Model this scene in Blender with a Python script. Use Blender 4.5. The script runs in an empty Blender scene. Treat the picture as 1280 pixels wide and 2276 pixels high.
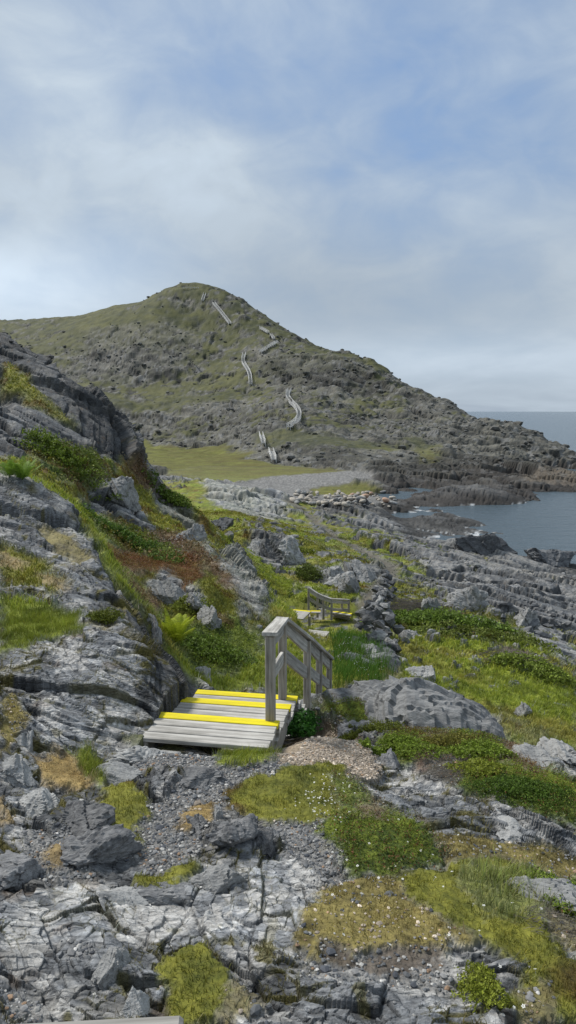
import bpy, bmesh, math, random
import numpy as np
from mathutils import Vector, Matrix
random.seed(7)
R = np.random.RandomState(11)
CZ = 15.0                      # eye height over the sea
PITCH = math.radians(8.4)
F = 1517.0
CP, SP = math.cos(PITCH), math.sin(PITCH)
C = bpy.context.scene.collection

# ------------------------------------------------------------------ helpers
def ray(u, v):
    a = (u-640)/F; b = (v-1138)/F
    return np.array([a, CP-b*SP, -SP-b*CP])
def at(u, v, Y):               # point seen at photo position u,v standing Y metres ahead (z relative to the eye)
    d = ray(u, v); return d*(Y/d[1])
def tag(o, label=None, cat=None, group=None, kind=None):
    if label: o['label'] = label
    if cat: o['category'] = cat
    if group: o['group'] = group
    if kind: o['kind'] = kind
    return o
def empty(name, loc, rz=0):
    o = bpy.data.objects.new(name, None); C.objects.link(o)
    o.location = loc; o.rotation_euler = (0, 0, rz); o.empty_display_size = .2
    return o
def mesh_np(name, V, Fc, mat=None, parent=None, smooth=False, col=None, attrs=None):
    """V (n,3), Fc (m,k) index array or list of such arrays"""
    if not isinstance(Fc, list): Fc = [Fc]
    me = bpy.data.meshes.new(name)
    nl = sum(f.size for f in Fc); nf = sum(len(f) for f in Fc)
    me.vertices.add(len(V)); me.vertices.foreach_set('co', np.ascontiguousarray(V, dtype=np.float32).ravel())
    me.loops.add(nl); me.loops.foreach_set('vertex_index', np.concatenate([f.ravel() for f in Fc]).astype(np.int32))
    me.polygons.add(nf)
    ls = []; off = 0
    for f in Fc:
        ls.append(off+np.arange(len(f))*f.shape[1]); off += f.size
    me.polygons.foreach_set('loop_start', np.concatenate(ls).astype(np.int32))
    me.update(calc_edges=True)
    me.polygons.foreach_set('use_smooth', np.full(nf, smooth))
    if col is not None:
        c = np.ones((len(V), 4), np.float32); c[:, :3] = col
        a = me.color_attributes.new('Col', 'FLOAT_COLOR', 'POINT'); a.data.foreach_set('color', c.ravel())
    for k, val in (attrs or {}).items():
        a = me.attributes.new(k, 'FLOAT', 'POINT'); a.data.foreach_set('value', val.astype(np.float32))
    o = bpy.data.objects.new(name, me); C.objects.link(o)
    if mat: me.materials.append(mat)
    if parent: o.parent = parent
    return o

# ------------------------------------------------------------------ noise
def hsh(ix, iy, seed):
    n = (ix.astype(np.int64)*374761393 + iy.astype(np.int64)*668265263 + seed*1442695041) & 0xffffffff
    n = ((n ^ (n >> 13))*1274126177) & 0xffffffff
    n = ((n ^ (n >> 16))*2246822519) & 0xffffffff
    n = n ^ (n >> 15)
    return (n & 0xffffff)/float(0x1000000)
_pr = np.random.RandomState(99); _ga = _pr.uniform(0, 6.2831853, 65536).astype(np.float32); GCX = np.cos(_ga); GSX = np.sin(_ga)
HR1 = _pr.rand(65536).astype(np.float32); HR2 = _pr.rand(65536).astype(np.float32)
def gnoise(x, y, seed=0):
    ix = np.floor(x); iy = np.floor(y); fx = (x-ix).astype(np.float32); fy = (y-iy).astype(np.float32)
    ix = ix.astype(np.int32)+seed*37; iy = iy.astype(np.int32)+seed*91
    ux = fx*fx*fx*(fx*(fx*6-15)+10); uy = fy*fy*fy*(fy*(fy*6-15)+10)
    def g(dx, dy):
        k = (((ix+dx) & 255) << 8) | ((iy+dy) & 255)
        return GCX[k]*(fx-dx)+GSX[k]*(fy-dy)
    n0 = g(0, 0)*(1-ux)+g(1, 0)*ux; n1 = g(0, 1)*(1-ux)+g(1, 1)*ux
    return (n0*(1-uy)+n1*uy)*1.5
def fbm(x, y, oct=4, seed=0, gain=.5):
    s = 0; a = 1; t = 0
    for i in range(oct):
        s = s+a*gnoise(x*2.03**i+i*17.3, y*2.03**i-i*9.1, seed+i); t += a; a *= gain
    return s/t
def facet(x, y, seed, tilt=.9):
    """blocky fractured pattern: every Voronoi cell is a tilted plane. returns height, F2-F1, cell random"""
    ix = np.floor(x).astype(np.int32); iy = np.floor(y).astype(np.int32)
    f1 = np.full(x.shape, 9.); f2 = np.full(x.shape, 9.); h = np.zeros(x.shape); rr = np.zeros(x.shape)
    for dx in (-1, 0, 1):
        for dy in (-1, 0, 1):
            cx = ix+dx; cy = iy+dy
            kk = (((cx+seed*37) & 255) << 8) | ((cy+seed*53) & 255); a = HR1[kk]; b = HR2[kk]
            ox = x-(cx+a); oy = y-(cy+b); d = np.hypot(ox, oy)
            c = (a*7.13+b*3.77) % 1.0; ang = b*6.2832*3
            hh = (c-.5)+tilt*(np.cos(ang)*ox+np.sin(ang)*oy)
            m = d < f1
            f2 = np.where(m, f1, np.minimum(f2, d)); h = np.where(m, hh, h); rr = np.where(m, c, rr); f1 = np.where(m, d, f1)
    return h, f2-f1, rr
def sm(x, a, b):
    t = np.clip((x-a)/(b-a), 0, 1); return t*t*(3-2*t)

# ------------------------------------------------------------------ control points of the ground
cps = []
def P(u, v, Y):
    p = at(u, v, Y); cps.append((p[0]/Y, math.log(Y), p[2], Y))
def W(x, Y, z): cps.append((x/Y, math.log(Y), z, Y))
def Zp(u, v, z):
    d = ray(u, v); Y = z/d[2]*d[1]; P(u, v, Y)
# foreground
for a in [(640,2276,2.38),(640,2000,3.3),(640,1800,4.5),(600,1685,5.45),(0,2276,2.35),(0,2080,2.9),(0,1900,3.6),(150,1700,5.3),(0,1650,5.25),
          (300,2276,2.4),(300,2060,3.05),(300,1850,4.1),(1280,2276,2.45),(1280,2060,3.3),(1280,1900,4.3),(1000,2276,2.4),(1000,2000,3.35),(1280,1790,5.1),(1000,1770,5.0),
          (1000,1880,4.1),(900,1700,6.0),(760,1660,6.0),(700,1640,6.2),(1200,1690,6.7),(1280,1700,7.0),(280,1660,5.7),(450,1680,5.5),(760,1570,8.2),(900,1640,7.0),(1060,1640,7.2),
          # left near outcrop
          (150,1450,7.0),(40,1460,6.9),(300,1440,7.2),(370,1490,7.2),(405,1545,6.9),(310,1600,6.15),(340,1620,6.05),(100,1600,5.75),(250,1530,6.35),
          (0,1400,7.9),(120,1400,7.9),(240,1400,8.0),(300,1385,9.2),(220,1330,9.4),(100,1300,9.6),(0,1290,9.8),(50,1200,11.2),(150,1230,10.9),(245,1270,10.8),(200,1190,11.8),(100,1130,12.4),(0,1075,13.0),(60,1085,12.9),
          # grass gully behind it
          (0,1050,18),(110,1100,18.5),(180,1180,17.5),(270,1280,15.5),(330,1370,13.0),(400,1450,11.5),(440,1510,10.6),(520,1510,11.3),(580,1500,11.6),
          (500,1440,13.0),(380,1420,12.2),(560,1400,15.0),(460,1370,14.6),(400,1340,15.6),(330,1290,17),(300,1230,20.5),(400,1270,19),(480,1320,17.3),(550,1370,15.8),(590,1385,15.6),
          (540,1290,20),(480,1215,25),(400,1180,26),(300,1150,26),(200,1110,24),(430,1125,32),(340,1072,34),(300,1090,30),(250,1050,28.5),(150,1045,24),(40,1030,22),(100,985,25.5),(200,1020,27),
          # crag
          (0,990,24),(0,900,29),(0,820,34),(0,735,40),(60,765,39),(100,797,38),(150,838,36),(190,862,35),(215,888,34),(240,927,33),(268,968,32),(280,1012,31),(283,1035,31.5),(120,900,31),(180,950,30.5),(230,1000,29.5),(60,930,28),
          # valley behind the stairs
          (650,1450,14.6),(720,1405,20),(660,1380,23),(640,1362,28.3),(600,1330,29),(590,1290,32),(560,1230,38),(540,1180,46),(520,1140,56),(480,1110,66),
          (700,1480,13.4),(780,1500,13),(780,1545,11),(860,1480,15),(720,1340,29.5),(780,1365,28),
          # right field
          (1280,1645,12.2),(1150,1600,13.4),(1000,1510,16.3),(900,1465,17.4),(1200,1450,20),(1050,1400,24),(900,1385,24),(1280,1560,16.3),(1280,1480,21.5),(1280,1400,32),(1150,1380,29),
          (830,1390,24.5),(850,1320,31),(800,1300,34),(850,1270,38),(750,1220,48),(700,1180,58),(660,1130,78),(800,1180,62),(900,1230,52),(1000,1300,41),(1100,1320,38),(1100,1250,54),(1280,1300,47),(1200,1280,50),(930,1300,38),
          (620,1190,46),(600,1250,38),(680,1250,39),(600,1160,56),
          # light slab and beach
          (430,1070,88),(540,1087,84),(620,1112,80),(560,1140,66),(450,1100,74)]: P(*a)
for a in [(600,1085,-13.2),(700,1060,-13.0),(640,1100,-13.6),(760,1052,-12.9),(700,1100,-13.9),(800,1090,-14.3),(870,1116,-14.0),(760,1120,-13.0),(850,1128,-12.9),(940,1130,-13.5),(995,1137,-14.8),(700,1128,-12.4),
          (905,1100,-15.12),(870,1106,-14.8),(950,1100,-14.85),(1000,1105,-13.9),(1080,1105,-14.1),(1190,1107,-14.95),(1100,1124,-15),(1000,1129,-15.05),(1100,1092,-14.3),(1200,1092,-15.0),(1280,1092,-15.0),(1230,1105,-15.6),(1200,1140,-17),(1280,1180,-17),(1050,1160,-17),
          (880,1160,-15),(905,1153,-15.2),(950,1178,-15),(1020,1193,-15),(1130,1218,-15),(1210,1238,-15),(1280,1253,-15),
          (940,1195,-14.2),(1020,1210,-14.1),(1130,1235,-14.0),(1210,1258,-14.0),(1280,1275,-14.0),(860,1170,-13.6),(1100,1150,-16.5),(960,1155,-16),
          (1200,1075,-14.2),(1280,1075,-14.3),(1265,1046,-15.1),(1280,1041,-14.9),(1200,1052,-14.0),(1280,1060,-14.6)]: Zp(*a)
for a in [(1050,1060,146),(1000,1030,166),(850,1062,139),(870,1040,151),(960,1080,131),(850,1080,129),
          (400,1040,146),(350,1000,200),(450,985,230),(650,1040,150),(560,1045,146),(300,985,245),(480,1060,132),(200,990,240),(0,960,260),
          # hill foot, flanks
          (300,965,258),(450,972,242),(520,1000,196),(600,1026,162),(700,1036,157),(790,1036,154),(900,1028,160),(640,980,182),(600,955,195),(660,940,205),(740,1000,168),(740,975,180),
          (230,893,292),(400,887,288),(560,866,285),(640,880,252),(400,868,308),(280,865,315),(120,850,330),(450,930,262),(320,930,275),(540,920,235),
          (500,800,330),(500,723,365),(350,760,350),(200,800,350),(100,780,370),(50,760,400),(620,800,310),(700,850,272),(620,860,280),(800,850,272),(800,930,226),(900,930,226),(1000,960,206),(900,980,192),(1000,1000,181),(1100,980,196),(1150,1015,182),(1220,1025,184),(700,920,222),(800,985,186),
          (570,745,350),(420,690,385),(680,800,305),(900,890,250)]: P(*a)
sil = [(-200,735,470),(0,712,450),(60,712,450),(110,704,445),(190,700,440),(230,683,430),(330,665,418),(350,651,410),(380,639,402),(430,637,398),(480,648,392),(510,656,388),(545,680,380),(600,711,370),(640,735,358),(680,760,345),(720,773,335),(760,784,325),(820,797,312),(860,819,300),(900,850,285),(960,882,266),(1000,897,254),(1045,925,240),(1062,934,234),(1100,934,226),(1160,951,216),(1220,973,207),(1280,1001,198),(1340,1040,190)]
for u, v, Y in sil:
    P(u, v, Y); P(u, v+45+.12*max(0, 640-v), Y*1.16)
    P(u, v+.0+150, Y*1.5)
# hidden and outside
for a in [(-12,60,-9.5),(-20,80,-10),(-30,110,-11.5),(-8,45,-8.5),(-26,50,-5),(-.8,6.7,-3.65),(-.5,7.6,-4.05),(-.3,8.5,-4.45),(-.1,9.5,-4.9),(.3,10.8,-5.0),(.7,9.5,-4.6),(.6,8,-4.1),(.3,7.0,-3.6),(-1.5,8.2,-4.0),(-1.2,9.3,-4.5),
          (0,1,-2.1),(-2,1,-2.0),(2,1,-2.4),(-5,4,-1.8),(-8,6,-1.4),(-15,14,.5),(-24,20,2.5),(-40,38,7),(-70,80,4),(-120,140,-4),(-250,260,5),(-300,450,0),
          (4,3.5,-3.6),(6,6,-5.2),(10,10,-8),(20,20,-11.5),(30,35,-15.3),(38,50,-17),(60,80,-20),(90,100,-20),(110,160,-20),(140,200,-20),(200,300,-25),(250,400,-25),(4.5,9.5,-6.0),(2.6,9.6,-5.6),(1.8,9.6,-5.0),(-2,16,-4.0)]: W(*a)
cp = np.array(cps)
KS = 1.5; EPS = .05
def qn(Y): return Y+3.0
A = np.c_[cp[:, 0]*KS, cp[:, 1]]; val = cp[:, 2]/qn(cp[:, 3])
D = np.sqrt(((A[:, None]-A[None])**2).sum(-1)+EPS**2)
n = len(A); M = np.zeros((n+3, n+3)); M[:n, :n] = D-np.eye(n)*.004; M[:n, n] = 1; M[:n, n+1:] = A; M[n, :n] = 1; M[n+1:, :n] = A.T
wts = np.linalg.solve(M, np.r_[val, 0, 0, 0])

# ------------------------------------------------------------------ grid
def outer(a, b, n):
    g = np.linspace(0, 1, n+1)[1:]**1.7; return a+(b-a)*g
sden = np.arange(-.5, .5001, .00152)
sv = np.r_[-outer(.5, 1.9, 60)[::-1], sden, outer(.5, 1.9, 60)]
ts = []; Y = .9
while Y < 560:
    ts.append(Y)
    dt = .006 if Y < 1.8 else .0022 if Y < 7.5 else .0038 if Y < 60 else .0058 if Y < 140 else .0035 if Y < 470 else .02
    Y *= 1+dt
Yv = np.array(ts); tv = np.log(Yv)
NS, NT = len(sv), len(Yv)
S, T = np.meshgrid(sv, tv); YY = np.exp(T); XX = S*YY
cs = np.r_[sv[:60:6], sv[60:-60:5], sv[-60::6], sv[-1]]; ct = np.linspace(tv[0], tv[-1], 420)
cS, cT = np.meshgrid(cs, ct); cb = wts[n]+wts[n+1]*cS*KS+wts[n+2]*cT
for i in range(n):
    cb += wts[i]*np.sqrt((cS*KS-A[i, 0])**2+(cT-A[i, 1])**2+EPS**2)
js = np.clip(np.searchsorted(cs, sv)-1, 0, len(cs)-2); fs0 = (sv-cs[js])/(cs[js+1]-cs[js])
jt = np.clip(np.searchsorted(ct, tv)-1, 0, len(ct)-2); ft0 = (tv-ct[jt])/(ct[jt+1]-ct[jt])
rowi = cb[jt]*(1-ft0)[:, None]+cb[jt+1]*ft0[:, None]
base = rowi[:, js]*(1-fs0)+rowi[:, js+1]*fs0
base *= qn(YY)
print('grid', NS, NT)

def normals(X, Y_, Z_):
    P3 = np.stack([X, Y_, Z_], -1)
    du = np.gradient(P3, axis=1); dv = np.gradient(P3, axis=0)
    N = np.cross(du, dv); N /= np.linalg.norm(N, axis=-1, keepdims=True)+1e-9
    return N
N0 = normals(XX, YY, base)
slope0 = 1-N0[..., 2]

def hit_st(u, v, y0=1.5, y1=560):
    d = ray(u, v); s = d[0]/d[1]; w = d[2]/d[1]
    j = int(np.clip(np.searchsorted(sv, s), 1, NS-1))
    c = base[:, j]/Yv-w
    k = np.where((c >= 0) & (Yv > y0))[0]
    i = k[0] if len(k) else NT-1
    return s, math.log(min(max(Yv[i], y0), y1))

# warp of patch borders
WX = fbm(S*26, T*26, 3, 5)*.022+fbm(S*120, T*120, 3, 9)*.009
WY = fbm(S*26+50, T*26, 3, 15)*.022+fbm(S*120+9, T*120, 3, 19)*.009
def poly(pts, y0=1.5, y1=560, warp=1.0, soft=.010):
    q = np.array([hit_st(u, v, y0, y1) for u, v in pts])
    lo = q.min(0)-.07; hi = q.max(0)+.07
    i0, i1 = np.searchsorted(tv, [lo[1], hi[1]]); j0, j1 = np.searchsorted(sv, [lo[0], hi[0]])
    out = np.zeros(S.shape, np.float32)
    if i1 <= i0 or j1 <= j0: return out
    x = S[i0:i1, j0:j1]+WX[i0:i1, j0:j1]*warp; y = T[i0:i1, j0:j1]+WY[i0:i1, j0:j1]*warp
    ins = np.zeros(x.shape, bool); dist = np.full(x.shape, 9.)
    m = len(q)
    for k in range(m):
        ax, ay = q[k]; bx, by = q[(k+1) % m]
        c = (ay > y) != (by > y)
        if ay != by: ins ^= c & (x < (bx-ax)*(y-ay)/(by-ay)+ax)
        ex, ey = bx-ax, by-ay; L = ex*ex+ey*ey+1e-12
        tt = np.clip(((x-ax)*ex+(y-ay)*ey)/L, 0, 1)
        dist = np.minimum(dist, np.hypot(x-ax-tt*ex, y-ay-tt*ey))
    sd = np.where(ins, dist, -dist)
    out[i0:i1, j0:j1] = sm(sd, -soft, soft)
    return out

# ------------------------------------------------------------------ cover masks
cover = {k: np.zeros(S.shape, np.float32) for k in ['grass','mat','red','moss','brown','tan','gravel','soil','path','dark','light','tang']}
def paint(kind, pts, a=1.0, **k):
    m = poly(pts, **k)*a
    for q in cover:
        if q in ('dark', 'light') and kind not in ('dark', 'light'): continue
        if kind in ('dark', 'light') and q not in ('dark', 'light'): continue
        cover[q] *= (1-m)
    if kind != 'rock': cover[kind] += m
def rockp(pts, a=1.0, **k):
    m = poly(pts, **k)*a
    for q in cover:
        if q not in ('dark', 'light'): cover[q] *= (1-m)
n1 = fbm(S*9, T*9, 4, 31); n2 = fbm(S*34, T*34, 3, 41); n3 = fbm(S*90, T*90, 3, 51)
n4 = fbm(S*14+7, T*22, 4, 61)

stair_pre = (YY < 12)*1.
# mid ground: grass and bedrock mixed
midm = sm(YY, 12, 16)*(1-sm(YY, 95, 112))*sm(base, -14.6, -13.0)
g = sm(n2*.9+n1*.5+n3*.35-slope0*1.2+.06+.35*sm(base, -13.0, -9.0)*sm(-S, -.42, -.1)-.60*sm(S, .06, .24)*sm(YY, 24, 34), -.06, .08)
cover['moss'] += (midm*g*(n4 < .05)).astype(np.float32); cover['grass'] += (midm*g*(n4 >= .05)).astype(np.float32)
# hill
hm = sm(YY, 150, 165)
zrel = base+CZ
hg = sm(n2*.7+n1*.6+n3*.7-slope0*.7+.04+.34*sm(zrel, 28, 70)-.28*sm(-zrel, -28, -4)-.5*sm(S, .16, .3), -.22, .22)*sm(zrel, 3, 7)
cover['moss'] = np.maximum(cover['moss'], hm*hg*.9)
for k in ('grass',): cover[k] *= (1-hm)
# left slope vegetation
paint('moss', [(0,1045),(100,985),(200,1000),(250,1045),(285,1030),(420,1105),(480,1200),(545,1280),(600,1350),(590,1530),(440,1530),(370,1450),(310,1395),(250,1280),(150,1140),(0,1060)], y0=10.3, y1=38)
paint('grass', [(0,1045),(60,1055),(160,1110),(230,1150),(260,1230),(300,1300),(360,1380),(310,1390),(255,1290),(200,1200),(110,1110),(0,1065)], y0=10.3, y1=30)
paint('grass', [(380,1460),(430,1420),(600,1400),(600,1530),(440,1530)], y0=9.5, y1=20)
paint('mat', [(370,1400),(500,1370),(590,1420),(560,1480),(420,1490)], y0=9.5, y1=22)
paint('mat', [(200,1160),(300,1160),(400,1220),(420,1260),(340,1270),(250,1220)], y0=15, y1=30)
paint('red', [(215,1210),(330,1235),(440,1240),(470,1300),(420,1300),(330,1270),(250,1260)], a=1., y0=15, y1=30)
paint('red', [(300,1170),(420,1190),(470,1250),(400,1235)], a=.7, y0=15, y1=32)
paint('red', [(265,1310),(330,1290),(350,1350),(300,1370)], a=.8, y0=11, y1=30)
paint('red', [(280,1000),(330,1060),(400,1110),(380,1120),(300,1060)], a=.8, y0=25, y1=40)
paint('red', [(420,1190),(470,1240),(560,1340),(540,1340),(460,1270)], a=.8, y0=14, y1=32)
paint('red', [(180,1030),(240,1050),(250,1100),(200,1080)], a=.6, y0=20, y1=32)
rockp([(175,1100),(235,1085),(300,1110),(345,1180),(330,1190),(260,1140),(215,1145),(190,1135)], y0=20, y1=32)
rockp([(330,1080),(380,1100),(430,1140),(480,1235),(465,1245),(400,1160),(345,1130)], a=.8, y0=20, y1=36)
rockp([(325,1290),(370,1270),(440,1310),(445,1340),(380,1345),(335,1325)], y0=14, y1=24)
rockp([(475,1250),(530,1255),(600,1345),(590,1385),(560,1365),(520,1310)], a=.85, y0=14, y1=30)
rockp([(520,1330),(560,1375),(550,1410),(525,1370)], a=.9, y0=13, y1=30)
# crag
rockp([(0,725),(60,765),(150,835),(215,880),(270,960),(285,1035),(220,1005),(110,985),(0,1040),(-40,1030),(-60,700)], y0=21, y1=44)
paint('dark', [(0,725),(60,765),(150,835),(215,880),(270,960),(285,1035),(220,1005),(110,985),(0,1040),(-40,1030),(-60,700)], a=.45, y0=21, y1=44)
paint('moss', [(0,800),(60,840),(90,890),(0,860)], y0=21, y1=44)
paint('moss', [(60,860),(130,900),(170,940),(120,925),(50,890)], a=.8, y0=21, y1=44)
paint('mat', [(60,1010),(130,990),(200,1000),(240,1050),(220,1085),(130,1070)], y0=18, y1=30)
# left near outcrop patches
paint('grass', [(0,1335),(100,1340),(170,1380),(180,1420),(120,1420),(60,1445),(0,1455)], y0=6, y1=10)
paint('moss', [(0,1215),(70,1240),(140,1290),(120,1330),(50,1310),(0,1315)], y0=8, y1=12)
paint('brown', [(90,1170),(160,1190),(200,1250),(170,1270),(110,1220)], a=.85, y0=8, y1=14)
paint('moss', [(200,1365),(260,1370),(265,1392),(205,1395)], y0=6.5, y1=12)
paint('brown', [(215,1400),(280,1395),(270,1425),(220,1420)], a=.8, y0=6, y1=12)
paint('tan', [(0,1235),(30,1240),(60,1260),(30,1270),(0,1262)], a=.7, y0=6, y1=14)
paint('tan', [(80,1280),(130,1290),(150,1320),(110,1315)], a=.6, y0=6, y1=14)
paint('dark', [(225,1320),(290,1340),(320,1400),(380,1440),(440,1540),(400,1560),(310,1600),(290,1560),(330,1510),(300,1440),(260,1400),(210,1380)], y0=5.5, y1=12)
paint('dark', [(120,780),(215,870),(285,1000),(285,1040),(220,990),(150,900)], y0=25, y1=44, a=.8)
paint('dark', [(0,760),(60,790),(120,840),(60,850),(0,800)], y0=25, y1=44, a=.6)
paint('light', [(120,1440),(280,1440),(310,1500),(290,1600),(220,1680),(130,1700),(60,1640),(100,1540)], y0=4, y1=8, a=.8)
paint('brown', [(0,1560),(30,1540),(60,1600),(30,1660),(0,1680)], y0=4, y1=8)
# valley + field
paint('grass', [(600,1245),(700,1255),(730,1310),(800,1310),(800,1400),(760,1440),(860,1500),(840,1530),(740,1560),(700,1570),(600,1540),(590,1400),(600,1340),(540,1260)], y0=9.5, y1=46)
paint('grass', [(870,1400),(900,1370),(1100,1385),(1190,1430),(1265,1480),(1290,1560),(1290,1700),(1150,1670),(1100,1600),(1000,1550),(880,1520),(860,1460)], y0=9.5, y1=32)
paint('mat', [(870,1380),(950,1350),(1060,1370),(1170,1420),(1100,1440),(1000,1420),(880,1410)], y0=18, y1=36)
paint('moss', [(1000,1350),(1120,1370),(1180,1400),(1100,1400),(1010,1370)], a=.8, y0=18, y1=40)
paint('moss', [(1120,1590),(1240,1650),(1290,1700),(1160,1670)], a=.7, y0=9.5, y1=20)
paint('soil', [(1090,1430),(1180,1455),(1200,1480),(1120,1480)], a=.8, y0=15, y1=30)
rockp([(1170,1410),(1250,1430),(1290,1480),(1240,1480),(1200,1440)], y0=15, y1=40)
rockp([(800,1440),(840,1430),(880,1470),(870,1485),(810,1460)], a=.9, y0=12, y1=30)
paint('brown', [(850,1470),(880,1500),(870,1520),(830,1490)], a=.7, y0=10, y1=24)
paint('grass', [(700,1195),(800,1215),(910,1250),(960,1285),(880,1290),(800,1240),(690,1205)], y0=30, y1=75, a=.85)
paint('moss', [(860,1290),(950,1300),(960,1340),(900,1360),(860,1330)], y0=25, y1=50, a=.8)
rockp([(700,1265),(860,1262),(850,1285),(790,1300),(710,1300)], y0=25, y1=50, a=.8)
rockp([(545,1185),(640,1190),(680,1230),(650,1260),(560,1235)], y0=30, y1=60, a=.95)
rockp([(430,1065),(540,1082),(640,1110),(640,1160),(560,1150),(470,1120)], y0=50, y1=95, a=.8)
paint('light', [(430,1065),(540,1082),(640,1110),(640,1160),(560,1150),(470,1120)], y0=50, y1=95, a=.9)
pth = [(770,1400),(815,1330),(862,1280),(868,1258),(800,1222),(740,1190),(700,1160),(660,1125),(640,1112)]
wd = [16, 14, 20, 16, 10, 8, 7, 6, 5]
for k in range(len(pth)-1):
    (a, b), (c, d) = pth[k], pth[k+1]
    paint('path', [(a-wd[k], b), (a+wd[k], b), (c+wd[k+1], d), (c-wd[k+1], d)], y0=18, y1=95, warp=.4)
# coast: bare
cm = sm(-base, 12.2, 13.6)*sm(YY, 40, 50)*(1-sm(YY, 104, 112))
for k in cover:
    if k != 'light': cover[k] *= (1-cm*.9)
cover['light'] += (cm*sm(n2+n3*.5, -.1, .3)*sm(-S, -.5, -.2)*.8).astype(np.float32)
# beach, meadow
paint('dark', [(700,1095),(860,1105),(1010,1140),(880,1160),(720,1150),(680,1120)], y0=80, y1=115)
paint('dark', [(820,1035),(1000,1010),(1290,1045),(1290,1100),(1190,1112),(1100,1130),(980,1130),(900,1085),(820,1070)], y0=98, y1=195, a=.9)
rockp([(700,1095),(860,1105),(1010,1140),(880,1160),(720,1150),(680,1120)], y0=80, y1=115)
paint('tang', [(1150,1055),(1290,1052),(1290,1085),(1180,1082)], y0=120, y1=180, a=.25)
paint('moss', [(280,968),(500,985),(560,1020),(650,1036),(800,1050),(600,1062),(450,1072),(370,1050),(290,1015)], y0=112, y1=262)
paint('grass', [(370,1050),(450,1035),(650,1036),(800,1050),(650,1062),(500,1072)], y0=112, y1=200, a=.85)
paint('gravel', [(515,1076),(590,1062),(700,1052),(790,1046),(840,1060),(770,1078),(690,1090),(640,1112),(600,1104)], y0=96, y1=160)
paint('moss', [(690,1086),(760,1076),(840,1085),(790,1102),(700,1104)], y0=100, y1=150, a=.9)
paint('gravel', [(640,1098),(700,1102),(860,1104),(880,1125),(760,1122),(640,1125)], y0=90, y1=150, a=.8)
# hill patches
for pp in [[(225,882),(420,880),(560,865),(590,868),(450,892),(240,908)], [(900,975),(960,985),(990,1010),(950,1030),(910,1000)], [(560,972),(700,965),(900,990),(860,1005),(700,990),(600,990)], [(200,720),(400,680),(520,700),(400,730),(250,740)]]:
    paint('moss', pp, y0=150, y1=420, a=.75)
rockp([(560,790),(800,800),(850,870),(760,900),(600,850)], y0=200, y1=380, a=.7)
rockp([(180,740),(420,730),(430,800),(300,860),(150,830)], y0=200, y1=400, a=.5)
paint('dark', [(560,800),(700,815),(830,830),(850,880),(640,865)], y0=200, y1=380, a=.8)
paint('dark', [(690,990),(800,995),(810,1035),(700,1036)], y0=140, y1=220, a=.8)
# foreground patches
FG = dict(y0=1.8, y1=9)
paint('gravel', [(640,1700),(760,1640),(640,1650),(560,1685),(470,1680),(380,1640),(290,1650),(300,1700),(440,1740),(330,1790),(290,1850),(280,1910),(360,1950),(440,1900),(480,1850),(540,1800),(560,1750),(600,1730)], **FG)
paint('tang', [(620,1652),(770,1635),(840,1680),(840,1730),(740,1725),(610,1702)], **FG)
paint('gravel', [(60,1840),(150,1850),(220,1880),(200,1960),(120,1970),(50,1900)], a=.8, **FG)
paint('gravel', [(600,1830),(700,1838),(730,1890),(760,1960),(880,1950),(880,1990),(800,2010),(700,1950),(640,1900)], a=.8, **FG)
paint('gravel', [(660,2120),(760,2150),(900,2110),(1000,2160),(1000,2210),(860,2200),(760,2210),(660,2180)], a=.6, **FG)
paint('gravel', [(0,2200),(60,2190),(120,2276),(0,2290)], a=.6, **FG)
paint('gravel', [(140,2090),(210,2090),(210,2130),(150,2140)], a=.7, **FG)
paint('grass', [(475,1702),(560,1672),(640,1652),(620,1690),(540,1712)], **FG)
paint('moss', [(495,1762),(600,1722),(760,1700),(800,1765),(840,1815),(720,1838),(590,1836),(510,1805)], **FG)
paint('mat', [(720,1735),(790,1740),(830,1810),(760,1815)], a=.9, **FG)
paint('mat', [(715,1835),(840,1800),(965,1860),(985,1925),(900,1955),(850,1965),(770,1950),(740,1900),(700,1855)], **FG)
paint('red', [(790,1800),(850,1800),(860,1830),(800,1825)], a=.7, **FG)
paint('brown', [(960,1860),(1100,1875),(1290,1925),(1290,1975),(1180,1960),(1080,1925),(1000,1935)], **FG)
paint('brown', [(675,2030),(760,1965),(900,1955),(1000,1940),(1100,1930),(1060,2100),(1000,2130),(820,2115),(760,2150),(650,2115)], **FG)
paint('soil', [(700,2100),(760,2120),(800,2145),(860,2115),(980,2115),(960,2160),(860,2170),(740,2150)], a=.8, **FG)
paint('moss', [(880,1960),(1080,1915),(1200,1945),(1250,2000),(1200,2060),(1180,2110),(1060,2100),(960,2050),(900,2000)], **FG)
paint('grass', [(1040,1930),(1190,1950),(1230,2000),(1200,2080),(1080,2060),(1020,1980)], a=.7, **FG)
paint('moss', [(1080,2100),(1200,2050),(1250,2130),(1300,2150),(1300,2290),(1040,2290),(1060,2200)], **FG)
paint('brown', [(1190,1985),(1240,2000),(1300,2080),(1290,2140),(1230,2100)], a=.8, **FG)
paint('brown', [(1150,2210),(1220,2200),(1230,2290),(1150,2290)], a=.7, **FG)
rockp([(1000,2095),(1060,2110),(1170,2160),(1150,2220),(1080,2290),(990,2290),(1000,2180)], **FG)
paint('moss', [(1040,2170),(1090,2170),(1110,2240),(1080,2260),(1050,2220)], **FG)
paint('mat', [(1225,1975),(1290,1960),(1290,2080),(1250,2060)], a=.9, **FG)
paint('moss', [(345,2165),(400,2110),(450,2100),(510,2170),(555,2235),(500,2285),(370,2285),(370,2200)], **FG)
paint('brown', [(520,2180),(600,2220),(520,2290),(480,2280)], a=.7, **FG)
paint('moss', [(215,1830),(235,1750),(290,1745),(345,1790),(310,1850),(320,1895),(260,1865)], **FG)
paint('tan', [(65,1705),(130,1680),(190,1690),(225,1745),(180,1755),(100,1745)], **FG)
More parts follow.
